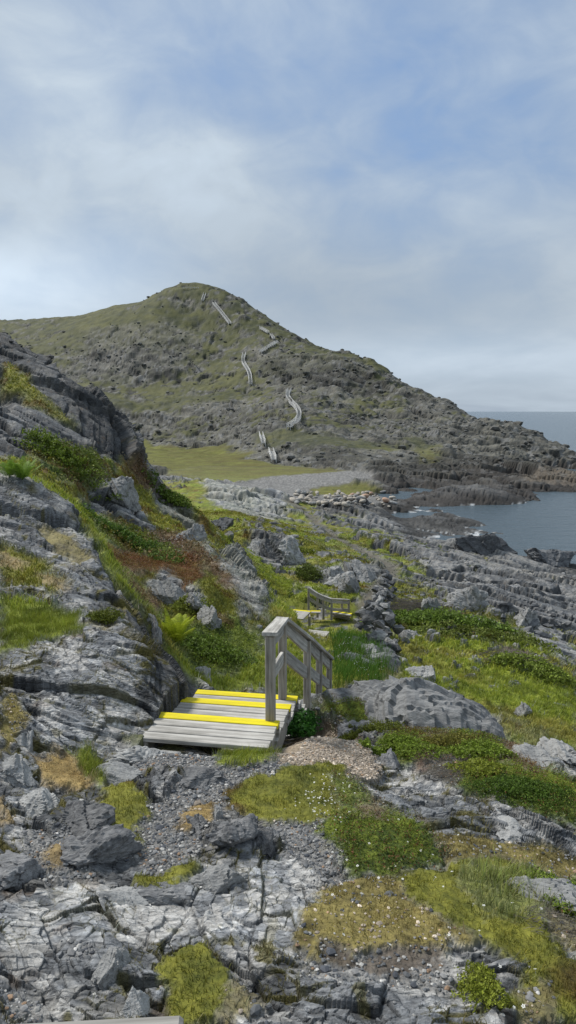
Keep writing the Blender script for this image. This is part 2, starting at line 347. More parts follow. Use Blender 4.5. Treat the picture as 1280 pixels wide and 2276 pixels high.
paint('grass', [(140,1680),(200,1665),(240,1740),(215,1755),(180,1710)], **FG)
paint('moss', [(290,1965),(430,1928),(448,1948),(390,1978),(300,1985)], **FG)
paint('tan', [(390,1850),(430,1795),(485,1790),(480,1815),(430,1860)], **FG)
paint('tan', [(90,1895),(150,1885),(165,1925),(110,1940)], a=.9, **FG)
paint('tan', [(0,1760),(20,1770),(20,1830),(0,1840)], a=.9, **FG)
paint('mat', [(845,1650),(950,1625),(1060,1640),(1150,1700),(1290,1760),(1290,1850),(1180,1815),(1080,1775),(1010,1755),(950,1700),(890,1700)], **FG)
paint('red', [(920,1655),(1000,1640),(980,1700),(930,1710)], a=.7, **FG)
paint('soil', [(960,1670),(1050,1680),(1050,1730),(1000,1750),(950,1710)], a=.7, **FG)
paint('red', [(1090,1650),(1180,1680),(1200,1730),(1120,1700)], a=.8, **FG)
paint('mat', [(730,1605),(790,1565),(860,1590),(850,1625),(740,1630)], y0=5, y1=11)
paint('moss', [(280,1640),(400,1640),(410,1660),(300,1665)], a=.7, **FG)
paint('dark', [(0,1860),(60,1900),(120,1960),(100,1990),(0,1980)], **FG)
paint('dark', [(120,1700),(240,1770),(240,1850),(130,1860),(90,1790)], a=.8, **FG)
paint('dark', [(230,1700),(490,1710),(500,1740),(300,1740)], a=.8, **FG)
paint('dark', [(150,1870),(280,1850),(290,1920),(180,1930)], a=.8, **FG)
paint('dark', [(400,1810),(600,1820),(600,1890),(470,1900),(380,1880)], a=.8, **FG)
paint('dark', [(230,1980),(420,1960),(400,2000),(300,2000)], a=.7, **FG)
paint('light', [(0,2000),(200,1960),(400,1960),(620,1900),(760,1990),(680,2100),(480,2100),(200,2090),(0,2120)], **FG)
paint('light', [(760,2140),(1000,2170),(980,2280),(700,2280),(640,2180)], a=.5, **FG)
bare = sm(fbm(S*30+3, T*55, 4, 841)+.15*sm(YY, 20, 26), .24, .34)*sm(YY, 12, 15)*(1-sm(YY, 90, 110))*(S > -.05)*(stair_pre < .5)
for k in ('grass', 'moss', 'mat'): cover[k] *= (1-bare)
veg = sum(cover[k] for k in ('grass', 'mat', 'red', 'moss', 'brown', 'tan')); veg = np.clip(veg, 0, 1)
flat = np.clip(veg+cover['gravel']+cover['soil']+cover['path']+cover['tang']*(YY < 20), 0, 1)
rock = 1-flat

# ------------------------------------------------------------------ relief
spc = np.maximum(.0016*YY, np.gradient(YY, axis=0)*.6)
th = math.radians(38)
def frame(px, py, pz, thr):
    return px*math.cos(thr)-py*math.sin(thr)+pz*.8, px*math.sin(thr)+py*math.cos(thr)+pz*.9
H = np.zeros_like(S); crk = np.zeros_like(S); cell1 = np.full(S.shape, .5); cell2 = np.full(S.shape, .5)
wx = fbm(XX*.35, YY*.35, 3, 91)*.5; wy = fbm(XX*.35+30, YY*.35, 3, 95)*.5
qx, qy = frame(XX+wx, YY+wy, base, th)
lv = [(26, .13), (10, .16), (4.2, .20), (1.7, .19), (.7, .19), (.28, .20), (.11, .27), (.05, .30)]
for li, (c, amp) in enumerate(lv):
    nyq = sm(c/spc, 2.0, 5.0)
    big = 1-sm(c/(YY*.11+.12), .8, 2.0)         # keep broad forms as laid out
    k = nyq*big
    if k.max() <= 0: continue
    el = 1.7+.6*sm(YY, 25, 40)*(1-sm(YY, 92, 108))
    h, e, r = facet(qx/(c*el)+li*3.1, qy/(c*.8)-li*5.7, 200+li, .75)
    a = amp*c*k
    H += a*h*(.10+.90*rock)
    H -= a*(.5 if c > 1.2 else .22)*(1-sm(e, .0, .05))*rock
    crk = np.maximum(crk, (1-sm(e, 0, .07))*k*rock*(c/(YY*.05+.05) < 2.5))
    if li % 2 == 0: cell1 = cell1*(1-k)+r*k
    else: cell2 = cell2*(1-k)+r*k
# broken blocks on steep faces
stp = sm(slope0, .10, .30)*rock*sm(YY, 6, 7)*(1-sm(YY, 60, 90))
hu = XX*.9+YY*.45+wx; hv = base*1.0+.45*XX-.2*YY+wy; sc_hi = np.zeros_like(S)
H *= 1-.7*stp
for c, am, sd0 in ((3.4, .30, 701), (1.35, .30, 702), (.55, .20, 703), (.22, .15, 704)):
    k = sm(c/spc, 2., 5.)*(1-sm(c/(YY*.14+.15), .8, 2.))*stp
    h, e, r = facet(hu/c, hv/(c*.75), sd0, 1.1); H += am*c*k*h-am*c*k*.6*(1-sm(e, 0, .05)); crk = np.maximum(crk, (1-sm(e, 0, .05))*k); cell2 = cell2*(1-k*.7)+r*k*.7
# ribbed foliation of the slate
fl = fbm(qx*.8, qy*5.5, 3, 301); H += fl*.05*rock*(1-sm(YY, 12, 30))*(1-.8*stp)
H += (np.abs(fbm(qx*1.8, qy*3.2, 4, 303))-.2)*-.09*rock*(1-sm(YY, 9, 16))
fl2 = fbm(qx*5, qy*34, 3, 305); H += fl2*.010*rock*(1-sm(YY, 5, 9))
H += fbm(qx*.35, qy*1.3, 4, 311)*.20*(1-.8*stp)*rock*sm(YY, 9, 20)*(1-sm(YY, 90, 120))
H *= 1-.5*sm(YY, 108, 125)*(1-.8*sm(-base, 11.0, 12.5))
H += (np.abs(fbm(qx*.12, qy*.22, 5, 327))-.12)*2.2*sm(-base, 11.0, 12.8)*sm(YY, 96, 104)*(1-sm(YY, 190, 210))*rock
H += (np.abs(fbm(XX*.06, YY*.06, 5, 321))-.2)*5*sm(YY, 150, 200)*(.35+.65*rock)
H *= 1-.42*np.clip(cover['light'], 0, 1)*(1-sm(YY, 8, 12))
# plants have thickness and lumps
lump = fbm(XX*6, YY*6, 3, 331)
H += veg*(.035+.03*lump)*(1-sm(YY, 14, 22))
H += veg*(fbm(XX*1.6, YY*1.6, 4, 335)*.22)*sm(YY, 9, 14)*(1-sm(YY, 90, 120))
H += (cover['gravel']+cover['tang']+cover['soil'])*.012*fbm(XX*30, YY*30, 2, 341)*(1-sm(YY, 8, 14))
H -= cover['path']*.1*sm(YY, 10, 20)
# keep the ground out of the stairs
stair_m = np.exp(-(((XX+.6-.12*(YY-6.2))/.75)**4))*sm(YY, 5.5, 5.7)*(1-sm(YY, 10.4, 11.2))
H *= (1-.85*stair_m)
def hollow(u0, u1, Ya, Yb, depth):
    s0, s1 = (u0-640)/F, (u1-640)/F
    return sm(S, s0-.01, s0)*(1-sm(S, s1, s1+.01))*sm(YY, Ya-1, Ya)*(1-sm(YY, Yb, Yb+1.5))*depth
HW = (hollow(618, 800, 22.5, 29.6, .72), hollow(670, 745, 17.5, 20.6, .42))
for hw in HW:
    H = H*(1-.9*np.clip(hw*3, 0, 1))-hw
def blur(a):
    b = a.copy(); b[1:-1] = a[1:-1]*.5+(a[:-2]+a[2:])*.25; c = b.copy(); c[:, 1:-1] = b[:, 1:-1]*.5+(b[:, :-2]+b[:, 2:])*.25; return c
B1 = blur(H); kb = .25+.40*sm(YY, 42, 50)
H = H*(1-kb)+B1*kb
Nn = N0.copy(); Nn[..., 2] += .4; Nn /= np.linalg.norm(Nn, axis=-1, keepdims=True)
H = np.where(YY > 60, H*(1-.55*sm(-base, 12.8, 14.4)*(1-sm(YY, 108, 118))), H)
PX = XX+Nn[..., 0]*H; PY = YY+Nn[..., 1]*H; PZ = base+Nn[..., 2]*H
lim = -2.97-np.clip((YY-6.2)*.44, 0, 9)-.14
PZ = np.where((stair_m > .5), np.minimum(PZ, lim), PZ)
# nothing of the bed may lift out of the tide pool
N1 = normals(PX, PY, PZ); slope = 1-N1[..., 2]
PZ += CZ

# ------------------------------------------------------------------ colour
crv = np.clip(sm(fbm(XX*2.0, YY*2.0, 3, 611), -.05, .25)*crk*2.0+sm(fbm(XX*5, YY*5, 3, 615)+.4*fbm(XX*.8, YY*.8, 2, 616), .36, .46), 0, 1)*rock*(1-sm(YY, 10, 16))*(1-.5*np.clip(cover['light'], 0, 1))
def mixc(c, col, m):
    m = np.clip(m, 0, 1)[..., None]; return c*(1-m)+np.array(col)*m
det = fbm(XX*14, YY*14, 3, 401)*(1-sm(YY, 14, 30)); det2 = fbm(qx*3, qy*14, 4, 405)*(1-sm(YY, 40, 80)); det3 = fbm(qx*.5, qy*2, 4, 409)
vor = hsh(np.floor(S*620), np.floor(T*330), 77)
g = .19+.10*(cell1-.5)+.10*(cell2-.5)+.10*det2+.08*det3+.05*det+.03*n3
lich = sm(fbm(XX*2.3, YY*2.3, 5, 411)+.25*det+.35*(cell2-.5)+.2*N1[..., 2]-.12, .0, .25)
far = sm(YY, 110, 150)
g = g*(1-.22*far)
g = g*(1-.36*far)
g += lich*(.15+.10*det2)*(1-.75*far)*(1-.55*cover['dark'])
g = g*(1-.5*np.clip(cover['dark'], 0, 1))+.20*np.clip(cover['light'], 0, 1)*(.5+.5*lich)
g *= 1-.35*crk
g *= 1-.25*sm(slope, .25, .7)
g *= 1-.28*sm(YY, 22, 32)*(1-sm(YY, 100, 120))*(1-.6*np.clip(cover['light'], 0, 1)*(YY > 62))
g = np.clip(g, .022, .5)
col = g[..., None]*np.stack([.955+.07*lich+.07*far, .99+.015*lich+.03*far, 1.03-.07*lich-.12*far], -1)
rust = sm(fbm(XX*3.1, YY*3.1, 4, 421), .32, .5)*.35
col = mixc(col, (.16, .10, .05), rust*(1-far))
# stained shore
wet = (1-sm(PZ+.3*n2, .5, 1.9))*sm(YY, 40, 60); col = mixc(col, (.035, .033, .030), wet*.8)
shelf = (1-sm(PZ, 1.0, 3.6))*sm(YY, 95, 110); col = mixc(col, (.050, .043, .038), shelf*.55)
crest = sm(PZ, 1.2, 2.2)*(1-sm(PZ, 2.8, 4))*sm(YY, 42, 50)*(1-sm(YY, 95, 105)); col = mixc(col, (.32, .30, .26), crest*.45*sm(det3+n2, .0, .3))
v1 = fbm(XX*1.1, YY*1.1, 4, 431); v2 = fbm(XX*5, YY*5, 3, 435); v3 = fbm(XX*26, YY*26, 2, 439); v4 = fbm(S*40, T*40, 3, 441)
def V(a, b, t):
    t = np.clip(t, 0, 1)[..., None]; return np.array(a)*(1-t)+np.array(b)*t
nearv = 1-sm(YY, 20, 40)
tt = .62+.9*v1+.7*v2*nearv+.4*v3*nearv+.5*v4
layers = {
 'grass': V((.070, .090, .012), (.190, .220, .030), tt), 'mat': V((.035, .055, .008), (.135, .165, .020), tt-.1+.5*v3),
 'moss': V((.058, .068, .012), (.175, .172, .027), tt), 'red': V((.115, .042, .018), (.110, .085, .020), tt*.8),
 'brown': V((.065, .052, .020), (.210, .175, .060), tt+.3*v3), 'tan': V((.160, .105, .035), (.400, .290, .120), tt),
 'gravel': V((.12, .118, .115), (.34, .33, .31), .35+.5*v3+.5*(vor-.5)), 'soil': V((.035, .022, .014), (.10, .075, .05), tt),
 'path': V((.075, .068, .050), (.15, .135, .105), tt), 'tang': V((.24, .19, .135), (.46, .38, .285), .4+.5*v3+.4*(vor-.5))}
# the hill's moss is duller
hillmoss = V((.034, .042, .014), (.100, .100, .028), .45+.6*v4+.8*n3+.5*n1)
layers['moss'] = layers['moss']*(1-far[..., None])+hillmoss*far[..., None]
for k in ('moss', 'grass'):
    mead = (1-sm(base, -10.4, -9))*far
    layers[k] = layers[k]*(1-mead[..., None])+V((.085, .085, .018), (.16, .165, .035), .4+.8*n2+.6*n3+(.3 if k == 'grass' else 0))*mead[..., None]
ol = sm(fbm(XX*.22, YY*.5, 4, 811)+.35*v2*.6, -.12, .28)*sm(YY, 8, 12)
layers['grass'] = layers['grass']*(1-.75*ol[..., None])+V((.075, .065, .018), (.185, .165, .040), tt)*(.75*ol[..., None])
strk = sm(fbm(S*12+T*4, T*70, 4, 821), -.15, .3)[..., None]*((1-sm(base, -10.4, -9))*far)[..., None]
for k in ('moss', 'grass'): layers[k] = layers[k]*(1-.6*strk)+np.array([.105, .085, .026])*.6*strk
for k in ('grass', 'mat', 'moss', 'brown', 'red'): layers[k] = layers[k]*(1.24-.18*far[..., None])
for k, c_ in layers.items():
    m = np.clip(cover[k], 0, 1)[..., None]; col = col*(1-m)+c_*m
col = mixc(col, (.13, .115, .025), crv*.8)
redn = sm(fbm(XX*.9+4, YY*.9, 4, 451)+.13*sm(YY, 11, 14)*(1-sm(YY, 40, 60))*sm(-S, -.02, .1), .2, .38)*np.clip(cover['moss']+cover['mat']*.9, 0, 1)*(1-far); col = mixc(col, (.095, .045, .015), redn*.7)
col = np.clip(col, .004, .6)
foam = sm(fbm(XX*.5, YY*.5, 4, 911), .05, .25)*sm(PZ, -.03, .01)*(1-sm(PZ, .06, .16))*sm(YY, 60, 66)*(1-sm(YY, 118, 125))*(N1[..., 2] > .5); col = mixc(col, (.62, .64, .65), foam*.85)
# talus: pale broken stone
tal = sm(n3+.4*n2, .12, .4)*far*rock*sm(S, -.6, -.2)*(1-sm(S, .2, .3)); col = mixc(col, (.15, .15, .15), tal*.5*(1-np.clip(cover['dark'], 0, 1)))
spk = far*rock*(hsh(np.floor(XX/1.1), np.floor(YY/1.6), 5) > .88); col = mixc(col, (.21, .21, .205), spk*.6*(1-.6*np.clip(cover['dark'], 0, 1)))

# ------------------------------------------------------------------ materials
def new_mat(name):
    m = bpy.data.materials.new(name); m.use_nodes = True
    nt = m.node_tree; b = nt.nodes['Principled BSDF']; b.inputs['Roughness'].default_value = .85
    b.inputs['Specular IOR Level'].default_value = .25
    return m, nt, b
def node(nt, t, **k):
    x = nt.nodes.new(t)
    for a, b in k.items():
        if a.startswith('i_'): x.inputs[a[2:].replace('_', ' ')].default_value = b
        else: setattr(x, a, b)
    return x
def mth(nt, op, a, b=None, c=None):
    x = nt.nodes.new('ShaderNodeMath'); x.operation = op
    for i, v in enumerate((a, b, c)):
        if v is None: continue
        if isinstance(v, (int, float)): x.inputs[i].default_value = v
        else: nt.links.new(v, x.inputs[i])
    return x.outputs[0]
def colmul(nt, a, fac_out):
    x = nt.nodes.new('ShaderNodeVectorMath'); x.operation = 'SCALE'
    nt.links.new(a, x.inputs[0]); nt.links.new(fac_out, x.inputs['Scale']); return x.outputs[0]
def ground_material():
    m, nt, b = new_mat('ground_cover'); L = nt.links.new
    at_ = node(nt, 'ShaderNodeAttribute', attribute_name='Col'); rk = node(nt, 'ShaderNodeAttribute', attribute_name='rock')
    tc = node(nt, 'ShaderNodeTexCoord')
    nA = node(nt, 'ShaderNodeTexNoise', i_Scale=38., i_Detail=5., i_Roughness=.65); L(tc.outputs['Object'], nA.inputs['Vector'])
    nB = node(nt, 'ShaderNodeTexNoise', i_Scale=5.5, i_Detail=8., i_Roughness=.7); L(tc.outputs['Object'], nB.inputs['Vector'])
    mp = node(nt, 'ShaderNodeMapping'); mp.inputs['Rotation'].default_value = (.5, .3, .66); mp.inputs['Scale'].default_value = (4, 14, 9)
    L(tc.outputs['Object'], mp.inputs['Vector'])
    nC = node(nt, 'ShaderNodeTexNoise', i_Scale=1.6, i_Detail=6., i_Roughness=.65, i_Distortion=.6); L(mp.outputs[0], nC.inputs['Vector'])
    vo = node(nt, 'ShaderNodeTexVoronoi', i_Scale=1.3, feature='DISTANCE_TO_EDGE'); L(mp.outputs[0], vo.inputs['Vector'])
    f = mth(nt, 'MULTIPLY_ADD', nA.outputs[0], 1.5, .25)
    f2 = mth(nt, 'MULTIPLY_ADD', nC.outputs[0], 2.2, -.1)
    f2 = mth(nt, 'ADD', mth(nt, 'MULTIPLY', mth(nt, 'SUBTRACT', f2, 1.0), rk.outputs['Fac']), 1.0)
    f3 = mth(nt, 'MULTIPLY_ADD', nB.outputs[0], 1.3, .35)
    vs = node(nt, 'ShaderNodeTexVoronoi', i_Scale=15., feature='F1'); L(tc.outputs['Object'], vs.inputs['Vector'])
    spot = node(nt, 'ShaderNodeMapRange'); spot.inputs['From Min'].default_value = .34; spot.inputs['From Max'].default_value = .22; L(mth(nt, 'ADD', vs.outputs['Distance'], mth(nt, 'MULTIPLY', nA.outputs[0], .12)), spot.inputs['Value'])
    gate = node(nt, 'ShaderNodeMapRange'); gate.inputs['From Min'].default_value = .50; gate.inputs['From Max'].default_value = .60; L(nB.outputs[0], gate.inputs['Value'])
    spt = mth(nt, 'MULTIPLY_ADD', mth(nt, 'MULTIPLY', mth(nt, 'MULTIPLY', spot.outputs[0], gate.outputs[0]), rk.outputs['Fac']), .55, 1.0)
    c = colmul(nt, at_.outputs['Color'], mth(nt, 'MULTIPLY', spt, mth(nt, 'MULTIPLY', mth(nt, 'MULTIPLY', f, f2), f3)))
    L(c, b.inputs['Base Color'])
    h = mth(nt, 'ADD', mth(nt, 'MULTIPLY', nB.outputs[0], .05), mth(nt, 'MULTIPLY', nA.outputs[0], .010))
    h = mth(nt, 'ADD', h, mth(nt, 'MULTIPLY', mth(nt, 'MULTIPLY', nC.outputs[0], .03), rk.outputs['Fac']))
    ck = mth(nt, 'MINIMUM', vo.outputs[0], .12)
    h = mth(nt, 'ADD', h, mth(nt, 'MULTIPLY', mth(nt, 'MULTIPLY', ck, .10), rk.outputs['Fac']))
    bp = node(nt, 'ShaderNodeBump', i_Strength=.9, i_Distance=1.0); L(h, bp.inputs['Height']); L(bp.outputs[0], b.inputs['Normal'])
    b.inputs['Roughness'].default_value = .8
    return m
GM = ground_material()
def rock_material(name, base_c, light_c, lich=.5, sc=1.0):
    m, nt, b = new_mat(name); L = nt.links.new
    tc = node(nt, 'ShaderNodeTexCoord')
    oi = node(nt, 'ShaderNodeObjectInfo')
    nA = node(nt, 'ShaderNodeTexNoise', i_Scale=3.*sc, i_Detail=9., i_Roughness=.7); L(tc.outputs['Object'], nA.inputs['Vector'])
    mp = node(nt, 'ShaderNodeMapping'); mp.inputs['Rotation'].default_value = (.4, .3, .6); mp.inputs['Scale'].default_value = (2*sc, 16*sc, 8*sc)
    L(tc.outputs['Object'], mp.inputs['Vector'])
    nC = node(nt, 'ShaderNodeTexNoise', i_Scale=1.2, i_Detail=7., i_Roughness=.68, i_Distortion=.8); L(mp.outputs[0], nC.inputs['Vector'])
    rp = node(nt, 'ShaderNodeValToRGB'); rp.color_ramp.elements[0].position = .36; rp.color_ramp.elements[0].color = (*base_c, 1)
    rp.color_ramp.elements[1].position = .36+.36*(1.1-lich); rp.color_ramp.elements[1].color = (*light_c, 1)
    s = mth(nt, 'ADD', mth(nt, 'MULTIPLY', nA.outputs[0], .55), mth(nt, 'MULTIPLY', nC.outputs[0], .45)); L(s, rp.inputs[0])
    c = colmul(nt, rp.outputs[0], mth(nt, 'MULTIPLY_ADD', oi.outputs['Random'], .5, .75)); L(c, b.inputs['Base Color'])
    h = mth(nt, 'ADD', mth(nt, 'MULTIPLY', nA.outputs[0], .05/sc), mth(nt, 'MULTIPLY', nC.outputs[0], .05/sc))
    bp = node(nt, 'ShaderNodeBump', i_Strength=.9, i_Distance=1.0); L(h, bp.inputs['Height']); L(bp.outputs[0], b.inputs['Normal'])
    return m
RM = rock_material('grey_rock', (.075, .078, .082), (.36, .36, .35), .6)
RD = rock_material('dark_slate', (.040, .043, .050), (.20, .205, .21), .45)
RL = rock_material('lichen_rock', (.10, .105, .11), (.38, .38, .37), .7)
RMn = rock_material('grey_rock_near', (.075, .078, .082), (.40, .40, .39), .72, 3.2)
RDn = rock_material('dark_slate_near', (.045, .048, .055), (.27, .27, .27), .55, 3.2)
RO = rock_material('orange_stone', (.36, .22, .15), (.55, .38, .28), .5)
RP = rock_material('pink_stone', (.27, .24, .20), (.46, .42, .36), .6)
def leaf_mat(name, rough=.6):
    m, nt, b = new_mat(name); L = nt.links.new
    a = node(nt, 'ShaderNodeAttribute', attribute_name='Col'); L(a.outputs['Color'], b.inputs['Base Color'])
    b.inputs['Roughness'].default_value = rough
    tr = node(nt, 'ShaderNodeBsdfTranslucent'); L(a.outputs['Color'], tr.inputs['Color'])
    mx = node(nt, 'ShaderNodeMixShader'); mx.inputs[0].default_value = .3
    out = nt.nodes['Material Output']; L(b.outputs[0], mx.inputs[1]); L(tr.outputs[0], mx.inputs[2]); L(mx.outputs[0], out.inputs[0])
    return m
LM = leaf_mat('leaves')
def wood_mat(name, c0, c1, axis=0, paint_=False):
    m, nt, b = new_mat(name); L = nt.links.new
    tc = node(nt, 'ShaderNodeTexCoord'); mp = node(nt, 'ShaderNodeMapping')
    sc = [38, 38, 38]; sc[axis] = 1.6; mp.inputs['Scale'].default_value = sc
    L(tc.outputs['Object'], mp.inputs['Vector'])
    n_ = node(nt, 'ShaderNodeTexNoise', i_Scale=1., i_Detail=6., i_Roughness=.65, i_Distortion=.4); L(mp.outputs[0], n_.inputs['Vector'])
    n2_ = node(nt, 'ShaderNodeTexNoise', i_Scale=4., i_Detail=5.); L(tc.outputs['Object'], n2_.inputs['Vector'])
    oi = node(nt, 'ShaderNodeObjectInfo')
    rp = node(nt, 'ShaderNodeValToRGB'); e = rp.color_ramp.elements
    e[0].position = .36; e[0].color = (*c0, 1); e[1].position = .64; e[1].color = (*c1, 1)
    L(mth(nt, 'ADD', mth(nt, 'MULTIPLY', n_.outputs[0], .75), mth(nt, 'MULTIPLY', n2_.outputs[0], .25)), rp.inputs[0])
    c = colmul(nt, rp.outputs[0], mth(nt, 'MULTIPLY_ADD', oi.outputs['Random'], .0 if paint_ else .3, 1. if paint_ else .85)); L(c, b.inputs['Base Color'])
    bp = node(nt, 'ShaderNodeBump', i_Strength=.35, i_Distance=.01); L(n_.outputs[0], bp.inputs['Height']); L(bp.outputs[0], b.inputs['Normal'])
    b.inputs['Roughness'].default_value = .55 if paint_ else .85
    return m
WX_ = wood_mat('weathered_board', (.19, .18, .16), (.56, .54, .50), 0)
WZ_ = wood_mat('weathered_post', (.17, .155, .13), (.47, .44, .39), 2)
WF = wood_mat('far_boards', (.48, .475, .45), (.66, .655, .64), 0)
YP = wood_mat('yellow_paint', (.58, .47, .02), (.88, .75, .014), 0, True)

# ------------------------------------------------------------------ ground meshes
idx = np.arange(NS*NT).reshape(NT, NS)
quad = np.stack([idx[:-1, :-1], idx[:-1, 1:], idx[1:, 1:], idx[1:, :-1]], -1)
PV = np.stack([PX, PY, PZ], -1).reshape(-1, 3)
cf = col.reshape(-1, 3); rf = rock.reshape(-1)
yq = YY[:-1, :-1]; zq = base[:-1, :-1]; sq = S[:-1, :-1]
hit_Y = lambda u, v, a, b: math.exp(hit_st(u, v, a, b)[1])
cat = np.zeros(yq.shape, int)                         # 0 ground
footY = np.interp(sv[:-1], [-.6, -.25, -.12, -.03, .1, .2, .3, .42, .7], [262, 250, 236, 170, 158, 160, 165, 150, 150])
cat[yq > footY[None]] = 1                             # hill
crag = np.clip(poly([(-60,700),(0,720),(60,755),(150,828),(215,872),(275,955),(290,1040),(220,1005),(110,985),(0,1040),(-60,1040)], y0=21, y1=46, warp=.4), 0, 1)[:-1, :-1]
cat[crag > .5] = 2
bm_ = np.clip(cover['gravel'], 0, 1)[:-1, :-1]*(yq > 96)*(yq < 165); cat[bm_ > .5] = 3
mm = ((cover['moss']+cover['grass'])[:-1, :-1] > .5) & (yq > 118) & (cat == 0) & (sq < .12); cat[mm] = 4
cat[(cover['path'][:-1, :-1] > .5)] = 5
terr = []
for k, nm in enumerate(['ground', 'hill', 'rock_slope', 'beach', 'meadow', 'footpath']):
    f = quad[cat == k]
    if not len(f): continue
    u_, inv = np.unique(f.ravel(), return_inverse=True)
    o = mesh_np(nm, PV[u_], inv.reshape(-1, 4), GM, smooth=False, col=cf[u_], attrs={'rock': rf[u_]})
    tag(o, kind='structure'); terr.append(o)
# land behind the viewer
r0 = PV.reshape(NT, NS, 3)[0, ::4]; rows = [r0]
for Yb, dz in ((.2, .0), (-1, .1), (-4, .3), (-12, .8), (-40, 1.5)):
    q = r0.copy(); q[:, 0] = sv[::4]*(.9+(.9-Yb)*1.6); q[:, 1] = Yb; q[:, 2] = q[:, 2]+dz; rows.append(q)
V_ = np.concatenate(rows); m_ = len(r0); ii = np.arange(len(rows)*m_).reshape(len(rows), m_)
fb = np.stack([ii[1:, :-1], ii[1:, 1:], ii[:-1, 1:], ii[:-1, :-1]], -1).reshape(-1, 4)
tag(mesh_np('ground', V_, fb, GM, col=np.full((len(V_), 3), .12), attrs={'rock': np.ones(len(V_))}), kind='structure')
bpy.context.view_layer.update()
EYE = Vector((0, 0, CZ))
def hit(u, v, y0=0, y1=1e9):
    d = Vector(ray(u, v)).normalized(); best = None
    for o in terr:
        ok, loc, nor, _ = o.ray_cast(EYE, d)
        if ok and (best is None or (loc-EYE).length < (best[0]-EYE).length): best = (loc.copy(), nor.copy())
    if best is None: best = (Vector(tuple(at(u, v, 60)))+EYE, Vector((0, 0, 1)))
    return best
def drop(x, y):
    best = None
    for o in terr:
        ok, loc, nor, _ = o.ray_cast(Vector((x, y, 200)), Vector((0, 0, -1)))
        if ok and (best is None or loc.z > best.z): best = loc.copy()
    return best.z if best is not None else 0

# ------------------------------------------------------------------ sea
me_s = []
xs = np.r_[-12000, -4000, -1000, np.linspace(-100, 400, 60), 1500, 5000, 14000]; ys = np.r_[-200, 0, np.linspace(20, 400, 60), 700, 1500, 4000, 10000, 26000]
gx, gy = np.meshgrid(xs, ys); ii = np.arange(gx.size).reshape(gx.shape)
fs = np.stack([ii[:-1, :-1], ii[:-1, 1:], ii[1:, 1:], ii[1:, :-1]], -1).reshape(-1, 4)
m, nt, b = new_mat('sea_water'); L = nt.links.new
b.inputs['Base Color'].default_value = (.075, .105, .125, 1); b.inputs['Roughness'].default_value = .22; b.inputs['Specular IOR Level'].default_value = .5; b.inputs['IOR'].default_value = 1.33
tc = node(nt, 'ShaderNodeTexCoord'); mp = node(nt, 'ShaderNodeMapping'); mp.inputs['Scale'].default_value = (.55, 1.1, 1); mp.inputs['Rotation'].default_value = (0, 0, .4); L(tc.outputs['Object'], mp.inputs[0])
na = node(nt, 'ShaderNodeTexNoise', i_Scale=.5, i_Detail=6., i_Roughness=.6); L(mp.outputs[0], na.inputs[0])
nb = node(nt, 'ShaderNodeTexNoise', i_Scale=2.2, i_Detail=4., i_Roughness=.6); L(mp.outputs[0], nb.inputs[0])
hh = mth(nt, 'ADD', mth(nt, 'MULTIPLY', na.outputs[0], .9), mth(nt, 'MULTIPLY', nb.outputs[0], .22))
bp = node(nt, 'ShaderNodeBump', i_Strength=.8, i_Distance=1.0); L(hh, bp.inputs['Height']); L(bp.outputs[0], b.inputs['Normal'])
sea = mesh_np('sea', np.stack([gx.ravel(), gy.ravel(), np.zeros(gx.size)], -1), fs, m); tag(sea, kind='structure')

# ------------------------------------------------------------------ box-built timber
def box_pts(c, ax, ay, az, hx, hy, hz):
    c = Vector(c); out = []
    for sx, sy, sz in ((-1,-1,-1),(1,-1,-1),(1,1,-1),(-1,1,-1),(-1,-1,1),(1,-1,1),(1,1,1),(-1,1,1)):
        out.append(c+ax*hx*sx+ay*hy*sy+az*hz*sz)
    return out
BF = [(0,3,2,1),(4,5,6,7),(0,1,5,4),(1,2,6,5),(2,3,7,6),(3,0,4,7)]
def timber(name, p0, p1, w, h, mat, parent, bevel=.004, up=Vector((0, 0, 1)), plumb_ends=True):
    """board from p0 to p1 (centres), w wide, h high; own local frame so the grain runs along it"""
    p0 = Vector(p0); p1 = Vector(p1); d = p1-p0; Ln = d.length; d.normalize()
    side = d.cross(up)
    if side.length < 1e-4: side = Vector((1, 0, 0))
    side.normalize(); u2 = side.cross(d)
    bm = bmesh.new(); vs = [bm.verts.new(q) for q in box_pts((0, 0, 0), Vector((1, 0, 0)), Vector((0, 1, 0)), Vector((0, 0, 1)), Ln/2, w/2, h/2)]
    for f in BF: bm.faces.new([vs[i] for i in f])
    if plumb_ends and abs(d.z) > .02 and abs(d.z) < .9:
        k = d.z/math.sqrt(1-d.z*d.z)
        for v_ in vs: v_.co.x += -v_.co.z*k*-1 if False else v_.co.z*k
    if bevel: bmesh.ops.bevel(bm, geom=bm.edges[:], offset=bevel, segments=1, affect='EDGES')
    me = bpy.data.meshes.new(name); bm.to_mesh(me); bm.free(); me.materials.append(mat)
    o = bpy.data.objects.new(name, me); C.objects.link(o)
    Mx = Matrix((d, -side, u2)).transposed().to_4x4(); Mx.translation = (p0+p1)/2
    if parent:
        o.parent = parent; o.matrix_local = parent.matrix_basis.inverted() @ Mx
    else: o.matrix_basis = Mx
    return o
